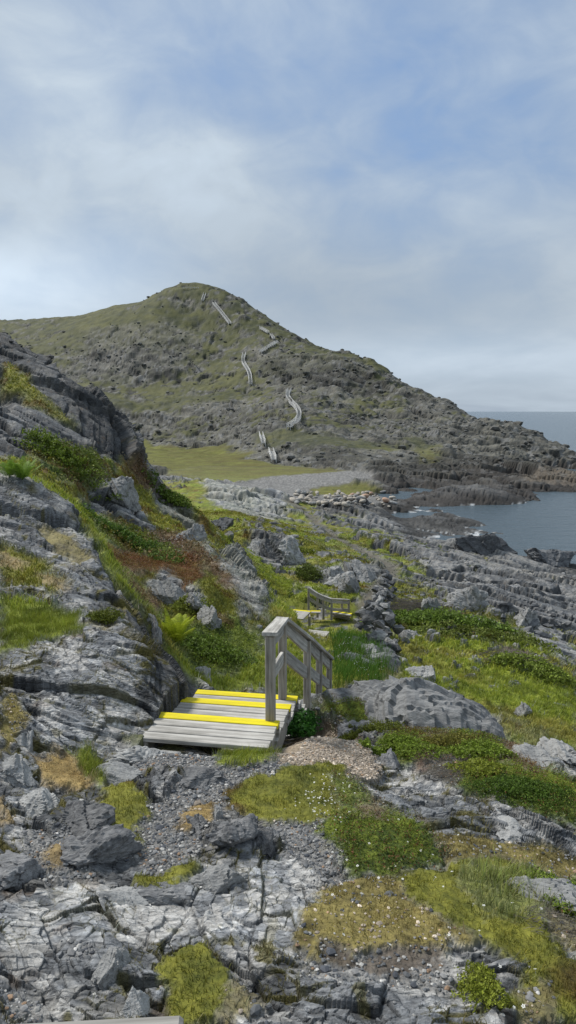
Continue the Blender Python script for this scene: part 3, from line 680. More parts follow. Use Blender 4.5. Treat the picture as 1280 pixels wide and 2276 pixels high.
def post(p, zb, zt, w, mat, parent, rz=0, name='post'):
    bm = bmesh.new(); h = (zt-zb)/2
    vs = [bm.verts.new(q) for q in box_pts((0, 0, 0), Vector((1, 0, 0)), Vector((0, 1, 0)), Vector((0, 0, 1)), w/2, w/2, h)]
    for f in BF: bm.faces.new([vs[i] for i in f])
    bmesh.ops.bevel(bm, geom=bm.edges[:], offset=.005, segments=1, affect='EDGES')
    me = bpy.data.meshes.new(name); bm.to_mesh(me); bm.free(); me.materials.append(mat)
    o = bpy.data.objects.new(name, me); C.objects.link(o)
    Mx = Matrix.Rotation(rz, 4, 'Z'); Mx.translation = Vector((p[0], p[1], (zb+zt)/2))
    o.parent = parent; o.matrix_local = parent.matrix_basis.inverted() @ Mx
    return o

# --- near staircase
hd = Vector((.158, .988, 0)).normalized(); rt = Vector((hd.y, -hd.x, 0))
L0 = Vector((-1.272, 6.289, CZ-2.95)); WID = 1.19
st = empty('staircase', L0); 
tag(st, 'weathered grey wooden staircase with yellow painted step edges descending in the foreground', 'staircase')
levels = [(-.43, .12, 0., 3), (.25, .66+.12, -.15, 4), (.95, 1.22+.12-.02, -.30, 3)]
def board(f0, f1, dz, mat, nm='tread_board', ext=0):
    a = L0+hd*((f0+f1)/2)+Vector((0, 0, dz-.019)); j = random.uniform(-.012, .012)
    timber(nm, a-rt*(ext-j), a+rt*(WID+ext+j), abs(f1-f0)-.014, .038, mat, st, bevel=.003)
fn = [.125, .835, 1.40]                       # far edge of the three painted nosings
fs_ = [-.445, .0, .72]
zst = [0, -.15, -.30]
for k in range(3):
    f = fn[k]; board(f-.135, f, zst[k]+.002, YP, 'yellow_nosing', .004); f -= .135
    while f > fs_[k]+.05: board(f-.142, f, zst[k], WX_); f -= .142
    timber('riser_board', L0+hd*(fn[k]-.03)+Vector((0, 0, zst[k]-.115)), L0+hd*(fn[k]-.03)+rt*WID+Vector((0, 0, zst[k]-.115)), .036, .14, WX_, st, bevel=.003)
f = 1.40; z = -.30
nstep = 9
for k in range(nstep):
    z -= .165; f0 = f+.02; f += .265
    board(f-.14, f, z, WX_); board(f-.28, f-.142, z, WX_)
    if k % 1 == 0:
        timber('riser_board', L0+hd*(f-.03)+Vector((0, 0, z-.105)), L0+hd*(f-.03)+rt*WID+Vector((0, 0, z-.105)), .036, .12, WX_, st, bevel=.003)
for off in (.03, WID-.05):
    a = L0+rt*off
    timber('stringer', a+hd*(-.42)+Vector((0, 0, -.14)), a+hd*.09+Vector((0, 0, -.14)), .04, .19, WZ_, st)
    timber('stringer', a+hd*(.0)+Vector((0, 0, -.31)), a+hd*.78+Vector((0, 0, -.31)), .04, .24, WZ_, st)
    timber('stringer', a+hd*(1.36)+Vector((0, 0, -.46)), a+hd*(f-.05)+Vector((0, 0, z-.16)), .04, .24, WZ_, st)
# --- its handrail
posts = [(-.168, 6.24, -3.25, -2.105), (-.062, 7.42, -3.7, -2.33), (.244, 8.3, -4.4, -2.86), (.449, 9.4, -4.95, -3.40), (.67, 10.6, -5.3, -3.98)]
hr = empty('handrail', (posts[0][0], posts[0][1], CZ-2.95)); tag(hr, 'weathered grey timber handrail with five posts along the right side of the near staircase', 'handrail')
pp = [Vector((x, y, CZ+zt)) for x, y, zb, zt in posts]
for k, (x, y, zb, zt) in enumerate(posts):
    post((x, y), CZ+zb, CZ+zt, .089, WZ_, hr, rz=-.15)
for k in range(4):
    a, b_ = pp[k], pp[k+1]; d = (b_-a).normalized(); dh = Vector((d.x, d.y, 0)).normalized()
    timber('top_rail', a+dh*.047+Vector((0, 0, -.075)), b_-dh*.047+Vector((0, 0, -.075)), .038, .14, WX_, hr)
    timber('middle_rail', a+dh*.047+Vector((0, 0, -.42)), b_-dh*.047+Vector((0, 0, -.42)), .038, .14, WX_, hr)
    e0 = .075 if k == 0 else 0; e1 = .07 if k == 3 else 0
    timber('handrail_cap', a-d*e0+Vector((0, 0, .021)), b_+d*e1+Vector((0, 0, .021)), .145, .038, WX_, hr, bevel=.003)
# --- corner of the rail right below the viewer
nr = empty('handrail', (-.3, .53, CZ-1.6)); tag(nr, 'pale grey handrail cap poking into the bottom edge of the view', 'handrail')
timber('handrail_cap', (-1.3, .464, CZ-.619), (-.100, .5295, CZ-.613), .145, .038, WX_, nr)
timber('top_rail', (-1.25, .47, CZ-.715), (-.25, .51, CZ-.71), .038, .14, WX_, nr)
post((-.20, .50), CZ-2.5, CZ-.640, .089, WZ_, nr)
post((-1.2, .47), CZ-2.5, CZ-.642, .089, WZ_, nr)
# --- second staircase, down in the hollow
def px(u, v, Y): return Vector(tuple(at(u, v, Y)))+EYE
s2 = empty('staircase', px(666, 1352, 28)); tag(s2, 'small grey wooden steps with yellow edges in the green hollow beyond the near staircase', 'staircase')
def flatdeck(root, c_l, c_r, depth, nb, ztop, first_yellow=True, nm='tread_board'):
    d = (c_r-c_l); d.z = 0; d.normalize(); fwd = Vector((-d.y, d.x, 0))
    for k in range(nb):
        o_ = fwd*(-(k+.5)*depth/nb)
        a = Vector((c_l.x, c_l.y, ztop-.019))+o_; b__ = Vector((c_r.x, c_r.y, ztop-.019))+o_
        yel = first_yellow and k == 0
        timber('yellow_nosing' if yel else nm, a, b__, depth/nb-.012, .038 if not yel else .044, YP if yel else WX_, root, bevel=0)
a = px(630, 1352, 28.6); b_ = px(692, 1352, 28.2)
flatdeck(s2, a, b_, 1.2, 8, a.z)
for off in (0.02, 1.1):
    timber('stringer', a+Vector((off, -.1, -.12)), a+Vector((off, -1.1, -.12)), .04, .16, WZ_, s2)
    for dd in (.2, 1.0): post((a.x+off, a.y-dd), a.z-.9, a.z-.04, .09, WZ_, s2, name='support_post')
a = px(690, 1357, 29); b_ = px(712, 1359, 29); flatdeck(s2, a, b_, .3, 2, a.z)
for k in range(4):
    a = px(738+k*2, 1358+k*4.0, 29.6+k*.12); b_ = px(783-k*1.0, 1364+k*4.0, 29.2+k*.12); zt = (a.z+b_.z)/2+.02
    flatdeck(s2, a, b_, .34, 2, zt, k in (0, 2))
h2 = empty('handrail', px(686, 1352, 29)); tag(h2, 'small grey timber handrail standing beside the far steps in the hollow', 'handrail')
q2 = [(686, 1307, 29.4, 1352), (706, 1320, 29.3, 1358), (719, 1326, 29.3, 1362), (737, 1332, 29.2, 1364), (760, 1333, 29.6, 1370), (775, 1334, 30.0, 1368)]
tp = [px(u, v, Y) for u, v, Y, vb in q2]
for (u, v, Y, vb), t_ in zip(q2, tp): post((t_.x, t_.y), px(u, vb, Y).z-.3, t_.z, .10, WZ_, h2)
for k in range(5):
    timber('handrail_cap', tp[k]+Vector((0, 0, .02)), tp[k+1]+Vector((0, 0, .02)), .15, .04, WX_, h2, bevel=0)
    timber('top_rail', tp[k]+Vector((0, -.06, -.09)), tp[k+1]+Vector((0, -.06, -.09)), .038, .13, WX_, h2, bevel=0)
    timber('middle_rail', tp[k]+Vector((0, -.06, -.45)), tp[k+1]+Vector((0, -.06, -.45)), .038, .13, WX_, h2, bevel=0)
# --- low platform between the two
s3 = empty('boardwalk', px(710, 1402, 20)); tag(s3, 'short piece of grey boardwalk half hidden in grass behind the near handrail', 'boardwalk')
a = px(686, 1399, 20.6); b_ = px(732, 1399, 20.4); flatdeck(s3, a, b_, .75, 5, a.z, False, 'deck_board')
for off in (.05, .55):
    timber('stringer', a+Vector((off, -.05, -.10)), a+Vector((off, -.70, -.10)), .04, .14, WZ_, s3)
    post((a.x+off, a.y-.35), a.z-.8, a.z-.16, .09, WZ_, s3, name='support_post')

# --- stairs on the hill
def hill_stair(pts, label, wid=1.5, rails=(1, 1)):
    wid *= .78
    fine = []
    for (u0, v0_), (u1, v1_) in zip(pts[:-1], pts[1:]):
        m_ = max(1, int(math.hypot(u1-u0, v1_-v0_)/9)); fine += [(u0+(u1-u0)*k/m_, v0_+(v1_-v0_)*k/m_) for k in range(m_)]
    loc = [hit(u, v)[0] for u, v in fine+[pts[-1]]]
    for _ in range(2):
        for k in range(1, len(loc)-1): loc[k] = loc[k]*.5+(loc[k-1]+loc[k+1])*.25
    root = empty('staircase', loc[0]); tag(root, label, 'staircase', 'wooden stairs up the far hill')
    for k in range(len(loc)-1):
        a, b_ = loc[k]+Vector((0, 0, .8)), loc[k+1]+Vector((0, 0, .8))
        d = b_-a; dh = Vector((d.x, d.y, 0)); dh.normalize(); sd = Vector((dh.y, -dh.x, 0))
        bm = bmesh.new(); Ln = d.length; nb = max(3, int(Ln/.5))
        for q in range(nb):
            c_ = a+d*((q+.5)/nb)
            vs = [bm.verts.new(p-root.location) for p in box_pts(c_, dh, sd, Vector((0, 0, 1)), Ln/nb*.5*.8, wid/2, .05)]
            for f in BF: bm.faces.new([vs[i] for i in f])
        me = bpy.data.meshes.new('treads'); bm.to_mesh(me); bm.free(); me.materials.append(WF)
        o = bpy.data.objects.new('treads', me); C.objects.link(o); o.parent = root
        for sgn in (-1, 1):
            if not rails[0 if sgn < 0 else 1]: continue
            bm = bmesh.new(); o_ = sd*sgn*wid/2
            for z0, hh in ((.9, .07), (.5, .06), (.0, .12)):
                ax = d.normalized(); c_ = (a+b_)/2+o_+Vector((0, 0, z0)); sdd = ax.cross(sd).normalized()
                vs = [bm.verts.new(p-root.location) for p in box_pts(c_, ax, sd, sdd, Ln/2, .05, hh)]
                for f in BF: bm.faces.new([vs[i] for i in f])
            npz = max(2, int(Ln/2.2))
            for q in range(npz+1):
                c_ = a+d*(q/npz)+o_+Vector((0, 0, .1))
                vs = [bm.verts.new(p-root.location) for p in box_pts(c_, dh, sd, Vector((0, 0, 1)), .06, .06, .95)]
                for f in BF: bm.faces.new([vs[i] for i in f])
            me = bpy.data.meshes.new('railing'); bm.to_mesh(me); bm.free(); me.materials.append(WF)
            o = bpy.data.objects.new('railing', me); C.objects.link(o); o.parent = root
    return root
hill_stair([(455,657),(450,672)], 'topmost short stair flight just below the hill summit', 1.7)
hill_stair([(475,678),(491,697),(511,723)], 'long straight stair flight on the upper hill slope', 1.9)
hill_stair([(579,733),(596,743)], 'small stair flight nearly level across the upper right slope of the hill', 1.6)
hill_stair([(602,749),(609,757)], 'tiny stair piece between the two short flights right of the hill middle', 1.2)
hill_stair([(614,765),(579,786)], 'stair flight running down to the left on the hill beside pale rubble', 1.8)
hill_stair([(543,790),(536,812),(552,826),(557,836),(557,859)], 'winding stair with a bend beside the dark cliff halfway up the hill', 1.7)
hill_stair([(644,872),(635,876),(635,890),(649,904),(664,916),(669,928),(662,945),(641,956)], 'longest winding stair, s shaped, on the lower hill above the meadow', 1.5)
hill_stair([(580,973),(586,992)], 'short stair flight on the rubble just above the meadow', 1.2)
hill_stair([(602,1010),(609,1029)], 'lowest stair flight ending at the edge of the meadow', 1.4)
l_ = px(426, 638, 399); l_.z = drop(l_.x, l_.y)
vp = empty('lookout', l_); tag(vp, 'tiny wooden lookout railing on top of the hill', 'railing')
for k in range(5): post((l_.x-5+k*2.2, l_.y), l_.z-.3, l_.z+1.1, .14, WF, vp)
for z_ in (1.0, .6): timber('rail', l_+Vector((-5, 0, z_)), l_+Vector((4, 0, z_)), .1, .12, WF, vp, bevel=0)

# ------------------------------------------------------------------ rocks
def ico(sub):
    bm = bmesh.new(); bmesh.ops.create_icosphere(bm, subdivisions=sub, radius=1)
    v = np.array([q.co[:] for q in bm.verts]); f = np.array([[q.index for q in fc.verts] for fc in bm.faces]); bm.free(); return v, f
ICO = {k: ico(k) for k in (1, 2, 3, 4, 5, 6)}
def rock_shape(sub, seed, planes=13, soft=40, rough=.05):
    v, f = ICO[sub]; r = np.random.RandomState(seed)
    nn = r.normal(size=(planes, 3)); nn /= np.linalg.norm(nn, axis=1, keepdims=True)
    dd = r.uniform(.62, 1.0, planes)
    q = np.maximum(v@nn.T, 1e-3)/dd
    rad = 1/((q**soft).sum(1))**(1/soft); rad = np.minimum(rad, 1.5)
    out = v*rad[:, None]
    a = fbm(out[:, 0]*2+seed, out[:, 1]*2+out[:, 2]*1.3, 4, seed)
    b_ = fbm(out[:, 2]*9+seed, out[:, 0]*3+out[:, 1]*1.3, 3, seed+5)
    if sub >= 4:
        for sc_, am in ((1.5, .19), (4.2, .075), (9.5, .03)):
            hA, eA, _ = facet(out[:, 0]*sc_+out[:, 2]*sc_*.6+seed, out[:, 1]*sc_*.8-out[:, 2]*sc_*.9, seed, .9)
            out = out*(1+am*hA)[:, None]
    return out*(1+rough*1.6*a+rough*.5*b_)[:, None], f
def rock_obj(name, p, size, seed, mat, sub=4, rz=0., tilt=0., sink=.3, label=None, cat=None, group=None, **k):
    v, f = rock_shape(sub, seed, **k); v = v*np.array(size)/2*1.15
    c_, s_ = math.cos(tilt), math.sin(tilt); y, z = v[:, 1].copy(), v[:, 2].copy(); v[:, 1] = c_*y-s_*z; v[:, 2] = s_*y+c_*z
    o = mesh_np(name, v, f, mat, smooth=False); o.location = (p[0], p[1], p[2]+size[2]*(.5-sink)); o.rotation_euler = (0, 0, rz)
    if label: tag(o, label, cat or 'rock', group)
    return o
def h_ratio(a, b): return b/a
def rock_px(u, v, wpx, hpx, seed, mat, label, Y=None, name='rock', dep=1.0, sub=4, **k):
    """rock whose foot shows at (u,v), wpx by hpx photo pixels large"""
    p = px(u, v, Y) if Y else hit(u, v)[0]
    zc = (p-EYE).length*.98
    if h_ratio(wpx, hpx) > .52 and 'upright' not in label: hpx = wpx*.52
    w = wpx/F*zc; h = hpx/F*zc
    kk = dict(k); kk.setdefault('sink', .22)
    pos = p+Vector((0, w*dep*.25, 0))
    return rock_obj(name, pos, (w, w*dep, h/(1-kk['sink'])), seed, mat, sub=sub, label=label, **kk)
# the whaleback right of the stairs
v, f = rock_shape(6, 412, planes=26, soft=9, rough=.03)
gro = fbm(v[:, 0]*2.2+v[:, 1]*1.5, v[:, 1]*13-v[:, 0]*6+v[:, 2]*5, 5, 77)
hF, eF, _ = facet(v[:, 0]*1.3+v[:, 2]*.5, v[:, 1]*2.6-v[:, 0]*1.2+v[:, 2], 5, .8); hG, eG, _ = facet(v[:, 0]*4+v[:, 2], v[:, 1]*9-v[:, 0]*4+v[:, 2]*2, 6, .9)
v = v*(1+.03*gro+.032*hF-.03*(1-sm(eF, 0, .035))+.006*hG)[:, None]; v[:, 2] -= .05*np.clip(v[:, 0], -1, 1)
wb = mesh_np('boulder', v*np.array([1.62, 1.35, 1.15]), f, rock_material('whaleback_rock', (.085, .088, .092), (.29, .292, .29), .55, 1.5), smooth=False)
wb.location = px(948, 1625, 8.05)+Vector((.02, .25, -.34)); wb.rotation_euler = (0, math.radians(14), math.radians(-18))
tag(wb, 'large smooth rounded grey boulder right of the near staircase', 'boulder')
rocks = [
 (462,1388,62,50,1,RM,'grey boulder partly covered by a light green shrub on the left slope',dict(dep=.8)),
 (453,1505,34,18,2,RL,'small pale stone alone in the grass left of the near staircase',{}),
 (345,1425,34,46,3,RM,'upright grey stone left of the yellow green fern',{}),
 (495,1175,40,22,4,RD,'dark boulder on the left slope below the light rock slab',{}),
 (425,1200,44,34,5,RM,'blocky grey rock high on the left slope above the red heath',{}),
 (372,1338,72,58,6,RM,'grey blocky outcrop at the foot of the red heath on the left slope',dict(dep=.9)),
 (428,1345,54,40,7,RM,'rounded rock right of the grey blocky outcrop on the left slope',{}),
 (275,1110,60,34,8,RM,'angular grey rock below the crag among shrubs',{}),
 (945,1508,48,26,9,RM,'flat grey rock at the left edge of the green field behind the rounded boulder',{}),
 (905,1423,34,22,10,RM,'grey angular stone in the green shrubs right of the stone pile',{}),
 (865,1440,36,34,11,RM,'large pale rock at the near foot of the stone pile',{}),
 (820,1452,40,24,12,RM,'flat rock by the grass left of the stone pile foot',{}),
 (760,1300,50,36,14,RM,'blocky grey boulder beside the path beyond the hollow',{}),
 (730,1290,44,30,15,RM,'pale boulder left end of the rock row beyond the hollow',{}),
 (800,1288,60,26,16,RM,'long low rock in the row beyond the hollow',{}),
 (785,1318,40,20,17,RM,'low grey rock next to the second handrail',{}),
 (600,1240,60,30,18,RD,'dark cracked rock face block in the middle distance left of the path',dict(dep=.8)),
 (650,1252,56,30,19,RM,'broad cracked boulder right of the dark cracked block',{}),
 (570,1230,40,36,20,RM,'cracked grey block at the left end of the mid distance rock face',{}),
 (1160,1592,26,16,21,RM,'small grey stone alone in the lower right field',{}),
 (1060,1225,110,36,24,RD,'dark whaleback rock at the water edge on the right',dict(dep=.7)),
 (1225,1250,80,24,25,RD,'dark rounded rock at the water edge by the right border',dict(dep=.7)),
 (1165,1385,40,34,26,RM,'dark angular boulder on the slabs above the field at right',{}),
 (1050,1350,70,34,27,RM,'broad angular rock above the spreading shrubs at right',dict(dep=.8)),
 (960,1355,30,20,28,RM,'grey stone behind the dead branches',{}),
 # foreground
 (175,1838,105,33,30,RD,'large dark slate block with a flat top in the left foreground',dict(dep=.8)),
 (85,1800,84,27,31,RL,'pale lichen covered block left of the large dark slate block',dict(dep=.8)),
 (215,1915,99,23,32,RD,'flat dark slab lying in the gravel in the left foreground',dict(dep=.8)),
 (35,1950,90,26,33,RD,'dark angular rock at the left edge of the foreground',dict(dep=.8)),
 (485,1820,18,19,34,RL,'small upright pale stone in the tan moss beside the gravel',{}),
 (435,1845,32,16,35,RD,'dark wedge of slate beside the gravel',{}),
 (520,1868,73,24,36,RD,'broad dark slate block below the gravel path',dict(dep=.8)),
 (590,1885,57,20,37,RD,'dark slate block at the right below the gravel path',{}),
 (310,1690,99,17,38,RM,'flat grey rock at the left foot of the near staircase',dict(dep=.7)),
 (430,1735,107,12,39,RD,'low dark ledge crossing the gravel in front of the staircase',dict(dep=.5)),
 (250,1740,73,14,40,RM,'low grey ledge left of the gravel path',dict(dep=.6)),
 (60,1660,41,25,41,RM,'jagged upright rock near the left border in front of the big outcrop',{}),
 (30,1725,62,18,42,RL,'pale jagged rock at the left border above the tan moss',{}),
 (270,2010,73,16,43,RM,'grey rock at the top edge of the pale foreground outcrop, left',dict(dep=.7)),
 (360,2000,90,19,44,RD,'dark hollowed rock at the top edge of the pale foreground outcrop',dict(dep=.7)),
 (480,1975,82,24,45,RL,'pale ridge block at the top edge of the pale foreground outcrop, right',dict(dep=.7)),
 (250,2150,49,32,46,RM,'cracked grey block left of the round yellow moss patch',{}),
 (300,2245,41,29,47,RM,'grey block at the bottom left of the yellow moss patch',{}),
 (790,1640,65,17,48,RD,'dark rough rock edge below the rounded boulder',dict(dep=.6)),
 (860,1700,32,19,49,RD,'small dark upright rock beside the light green juniper',{}),
 (1140,1860,54,12,50,RM,'loose flat stone on the brown heath at right',{}),
 (1195,1995,99,17,51,RM,'low rock at the right edge of the foreground grass',dict(dep=.7)),
 (1190,1700,90,27,52,RM,'grey rounded rock beyond the shrubs at the right border',dict(dep=.8)),
 (1262,1690,73,19,53,RM,'pale rock at the right border behind the shrubs',{}),
]
for u, v, w_, h_, sd_, mt_, lb, kk in rocks:
    isd = mt_ is RD
    if sd_ >= 30: mt_ = RDn if mt_ is RD else RMn
    rock_px(u, v, w_, h_, sd_*13+1, mt_, lb, rz=random.uniform(-.5, .5), planes=9 if isd else 12, soft=45, sub=5, tilt=random.uniform(-.12, .12), **{**dict(sink=.56), **kk})
# stone pile
pl = [(858,1312),(850,1330),(838,1350),(826,1372),(818,1390),(835,1402),(846,1380),(852,1355),(862,1335),(850,1400),(828,1418),(815,1432),(845,1418),(862,1425)]
def hull_stone(seed):
    r = np.random.RandomState(seed); bm = bmesh.new()
    for q in r.normal(size=(13, 3)):
        q = q/np.linalg.norm(q)*r.uniform(.8, 1.15)*np.array([1, 1, .85]); bm.verts.new(q)
    g_ = bmesh.ops.convex_hull(bm, input=bm.verts[:])
    bmesh.ops.delete(bm, geom=[x for x in g_['geom_interior'] if isinstance(x, bmesh.types.BMVert)], context='VERTS')
    bmesh.ops.triangulate(bm, faces=bm.faces[:]); bmesh.ops.subdivide_edges(bm, edges=bm.edges[:], cuts=3, use_grid_fill=True); bmesh.ops.triangulate(bm, faces=bm.faces[:])
    bm.verts.ensure_lookup_table(); bm.verts.index_update()
    v = np.array([x.co[:] for x in bm.verts]); f = np.array([[x.index for x in fc.verts] for fc in bm.faces]); bm.free()
    v *= (1+.05*fbm(v[:, 0]*3+seed, v[:, 1]*3+v[:, 2]*2, 3, seed))[:, None]
    return v, f
ptype = [hull_stone(900+i) for i in range(10)]
sm_me = []
for i, (v, f) in enumerate(ptype):
    o = mesh_np('stone', v*.5, f, RD if i % 4 else RM); sm_me.append(o.data); bpy.data.objects.remove(o)
def stone(name, p, size, label, cat_, group, rz=None, me=None):
    o = bpy.data.objects.new(name, me or random.choice(sm_me)); C.objects.link(o)
    o.location = p; o.scale = size; o.rotation_euler = (random.uniform(-.4, .4), random.uniform(-.4, .4), random.uniform(0, 6.3))
    return tag(o, label, cat_, group)
for (u, v) in pl:
    h0 = hit(u, v)[0]
    for k in range(12):
        s_ = random.uniform(.22, .48)
        p = h0+Vector((random.uniform(-.42, .42)*(1-k*.06), random.uniform(-.45, .45), .05+ (k//3)*.25))
        stone('stone', p, (s_*1.2, s_, s_*.9), 'dark angular stone stacked in the tumbled stone pile right of the hollow', 'stone', 'stones of the tumbled pile')
# loose stones around hollow / field
for k in range(60):
    u = random.choice([random.uniform(780, 880), random.uniform(1050, 1270)]); v = random.uniform(1440, 1480) if u < 900 else random.uniform(1340, 1420)
    p = hit(u, v)[0]; s_ = random.uniform(.15, .6)
    stone('stone', p+Vector((0, 0, s_*.1)), (s_*1.5, s_, s_*.6), 'loose grey stone lying among slabs and grass right of the path', 'stone', 'loose stones right of the path')
# boulders of the beach
pk = []
for i in range(4):
    v, f = rock_shape(2, 950+i, planes=30, soft=8, rough=.02); o = mesh_np('beach_stone', v*.5, f, RO if i == 0 else RM if i == 3 else RP, smooth=True); pk.append(o.data); bpy.data.objects.remove(o)
for k in range(110):
    u = random.uniform(650, 880); v = 1092+random.uniform(0, 32)+(u-650)*.02; p = hit(u, v)[0]
    if p.z < 0: continue
    s_ = random.uniform(.5, 1.3)
    stone('beach_stone', p+Vector((0, 0, s_*.2)), (s_*1.3, s_, s_*.7), 'pale rounded stone on the cobble beach by the cove', 'stone', 'rounded stones on the beach', me=random.choice(pk[1:]))
for u, v, w_, lb in [(812,1108,20,'largest pink orange boulder on the cobble beach'), (782,1104,15,'pink boulder left of the largest beach boulder'), (866,1107,16,'pink boulder at the right end of the cobble beach'), (858,1117,20,'flat pale pink slab near the tide pool'), (825,1100,12,'small pink boulder behind the largest one')]:
    p = hit(u, v)[0]; s_ = w_/F*p.y*1.1
    stone('beach_boulder', p+Vector((0, 0, s_*.25)), (s_*1.2, s_, s_*.75), lb, 'boulder', 'pink boulders on the beach', me=pk[0])

# ------------------------------------------------------------------ plants and pebbles, scattered
def sample(density, y0, y1, smax=.5):
    """random points on the ground; density per square metre as an array on the grid"""
    i0, i1 = np.searchsorted(Yv, [y0, y1]); jm = np.where(np.abs(sv) <= smax)[0]; j0, j1 = jm[0], jm[-1]
    d = density[i0:i1, j0:j1]; G = PV.reshape(NT, NS, 3)
    p00 = G[i0:i1, j0:j1]; p10 = G[i0:i1, j0+1:j1+1]; p01 = G[i0+1:i1+1, j0:j1]
    area = np.abs((p10-p00)[..., 0]*(p01-p00)[..., 1]); area = area*np.clip(1/np.maximum(N1[i0:i1, j0:j1, 2], .3), 1, 3)
    cnt = R.poisson(np.clip(d*area, 0, 50)); kk = np.repeat(np.arange(cnt.size), cnt.ravel())
    a = R.rand(len(kk), 1); b_ = R.rand(len(kk), 1)
    q00 = p00.reshape(-1, 3)[kk]; q10 = p10.reshape(-1, 3)[kk]; q01 = p01.reshape(-1, 3)[kk]
    pts = q00+(q10-q00)*a+(q01-q00)*b_
    cc = col[i0:i1, j0:j1].reshape(-1, 3)[kk]; nn = N1[i0:i1, j0:j1].reshape(-1, 3)[kk]
    return pts, cc, nn
def blades(pts, cc, h, w, name_=None, lean=.5, tipc=1.35):
    n_ = len(pts); hh = h*R.uniform(.5, 1.25, n_)*1.0; ang = R.uniform(0, 6.283, n_); ln = R.uniform(0, lean, n_)*hh; la = R.uniform(0, 6.283, n_)
    dx = np.stack([np.cos(ang), np.sin(ang), np.zeros(n_)], -1)*(w*R.uniform(.6, 1.3, n_))[:, None]
    lv_ = np.stack([np.cos(la)*ln+.25*ln, np.sin(la)*ln, hh], -1)
    mid = pts+lv_*np.array([.4, .4, .58]); tip = pts+lv_
    V_ = np.stack([pts-dx, pts+dx, mid+dx*.7, mid-dx*.7, tip], 1).reshape(-1, 3)
    b0 = np.arange(n_)[:, None]*5
    cv = R.uniform(.75, 1.25, (n_, 1)); hue = R.uniform(-.12, .12, (n_, 1))
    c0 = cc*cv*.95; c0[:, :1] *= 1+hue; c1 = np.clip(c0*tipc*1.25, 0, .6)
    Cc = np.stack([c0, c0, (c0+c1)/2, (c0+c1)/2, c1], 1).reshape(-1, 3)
    return V_, np.concatenate([b0+np.array([0, 1, 2, 3])]), np.concatenate([b0+np.array([3, 2, 4])]), Cc
def join(parts):
    Vs, Qs, Ts, Cs = [], [], [], []; off = 0
    for V_, q, t_, c_ in parts:
        Vs.append(V_); Cs.append(c_)
        if q is not None: Qs.append(q+off)
        if t_ is not None: Ts.append(t_+off)
        off += len(V_)
    Fc = []
    if Qs: Fc.append(np.concatenate(Qs))
    if Ts: Fc.append(np.concatenate(Ts))
    return np.concatenate(Vs), Fc, np.concatenate(Cs)
nos = (stair_m < .35)
nos2 = np.clip(1-3*(HW[0]+HW[1]), .12, 1)
nearw = lambda a, b: sm(YY, a-.2, a)*(1-sm(YY, b, b+.2))
parts = []
clump = sm(fbm(XX*4, YY*4, 3, 501), -.2, .3)
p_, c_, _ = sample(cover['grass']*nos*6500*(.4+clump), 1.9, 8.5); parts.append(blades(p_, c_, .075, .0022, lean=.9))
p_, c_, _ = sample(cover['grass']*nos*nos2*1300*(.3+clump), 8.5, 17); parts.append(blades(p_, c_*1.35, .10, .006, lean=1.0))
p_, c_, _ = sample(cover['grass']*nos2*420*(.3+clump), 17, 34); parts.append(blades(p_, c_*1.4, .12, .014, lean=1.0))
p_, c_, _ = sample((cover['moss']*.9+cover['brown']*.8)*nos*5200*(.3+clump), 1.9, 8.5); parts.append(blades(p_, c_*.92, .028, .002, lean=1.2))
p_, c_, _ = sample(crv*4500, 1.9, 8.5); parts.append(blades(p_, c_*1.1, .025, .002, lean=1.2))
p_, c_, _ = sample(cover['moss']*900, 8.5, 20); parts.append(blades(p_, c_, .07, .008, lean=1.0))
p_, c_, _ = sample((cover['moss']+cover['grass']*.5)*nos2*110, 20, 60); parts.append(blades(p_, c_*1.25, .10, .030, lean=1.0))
# tall tufts in the foreground right
tuft = poly([(1060,1950),(1190,1950),(1190,2040),(1080,2030)], **FG); p_, c_, _ = sample(tuft*1700*clump, 1.9, 6); parts.append(blades(p_, c_*1.0+np.array([[.11, .15, .015]]), .15, .0019, lean=.8))
tuft2 = poly([(740,1420),(790,1420),(870,1500),(850,1530),(740,1560)], y0=9, y1=20); p_, c_, _ = sample(tuft2*900*clump, 9, 20); parts.append(blades(p_, np.array([[.07, .14, .02]])*np.ones((len(p_), 1)), .34, .006, lean=.6))
V_, Fc, Cc = join(parts); print('grass verts', len(V_))
tag(mesh_np('grass', V_, Fc, LM, col=Cc), kind='stuff')
def leaves(pts, cc, nn, size, thick, lift=.0, tri=False):
    n_ = len(pts); o_ = pts+nn*(R.rand(n_, 1)*thick+lift)
    a = R.normal(size=(n_, 3)); a[:, 2] += .5; a /= np.linalg.norm(a, axis=1, keepdims=True)
    b_ = np.cross(a, R.normal(size=(n_, 3))); b_ /= np.linalg.norm(b_, axis=1, keepdims=True)+1e-9
    c_ = np.cross(a, b_); s_ = (size*R.uniform(.6, 1.3, n_))[:, None]
    V_ = np.stack([o_-b_*s_, o_-c_*s_*.45, o_+b_*s_, o_+c_*s_*.45], 1).reshape(-1, 3)
    q = np.arange(n_)[:, None]*4+np.arange(4)
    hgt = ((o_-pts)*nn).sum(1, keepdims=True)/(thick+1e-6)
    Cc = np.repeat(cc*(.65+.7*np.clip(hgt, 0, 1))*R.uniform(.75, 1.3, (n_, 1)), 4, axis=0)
    return V_, q, None, np.clip(Cc, 0, .6)
parts = []
lumpd = .4+sm(fbm(XX*7, YY*7, 3, 511), -.2, .3)
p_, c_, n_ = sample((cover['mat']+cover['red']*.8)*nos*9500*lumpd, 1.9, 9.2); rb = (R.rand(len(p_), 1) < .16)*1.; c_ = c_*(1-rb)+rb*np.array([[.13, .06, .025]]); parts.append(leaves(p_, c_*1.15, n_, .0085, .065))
p_, c_, n_ = sample((cover['mat']+cover['red'])*1300*lumpd, 9.2, 20); parts.append(leaves(p_, c_*1.1, n_, .020, .12))
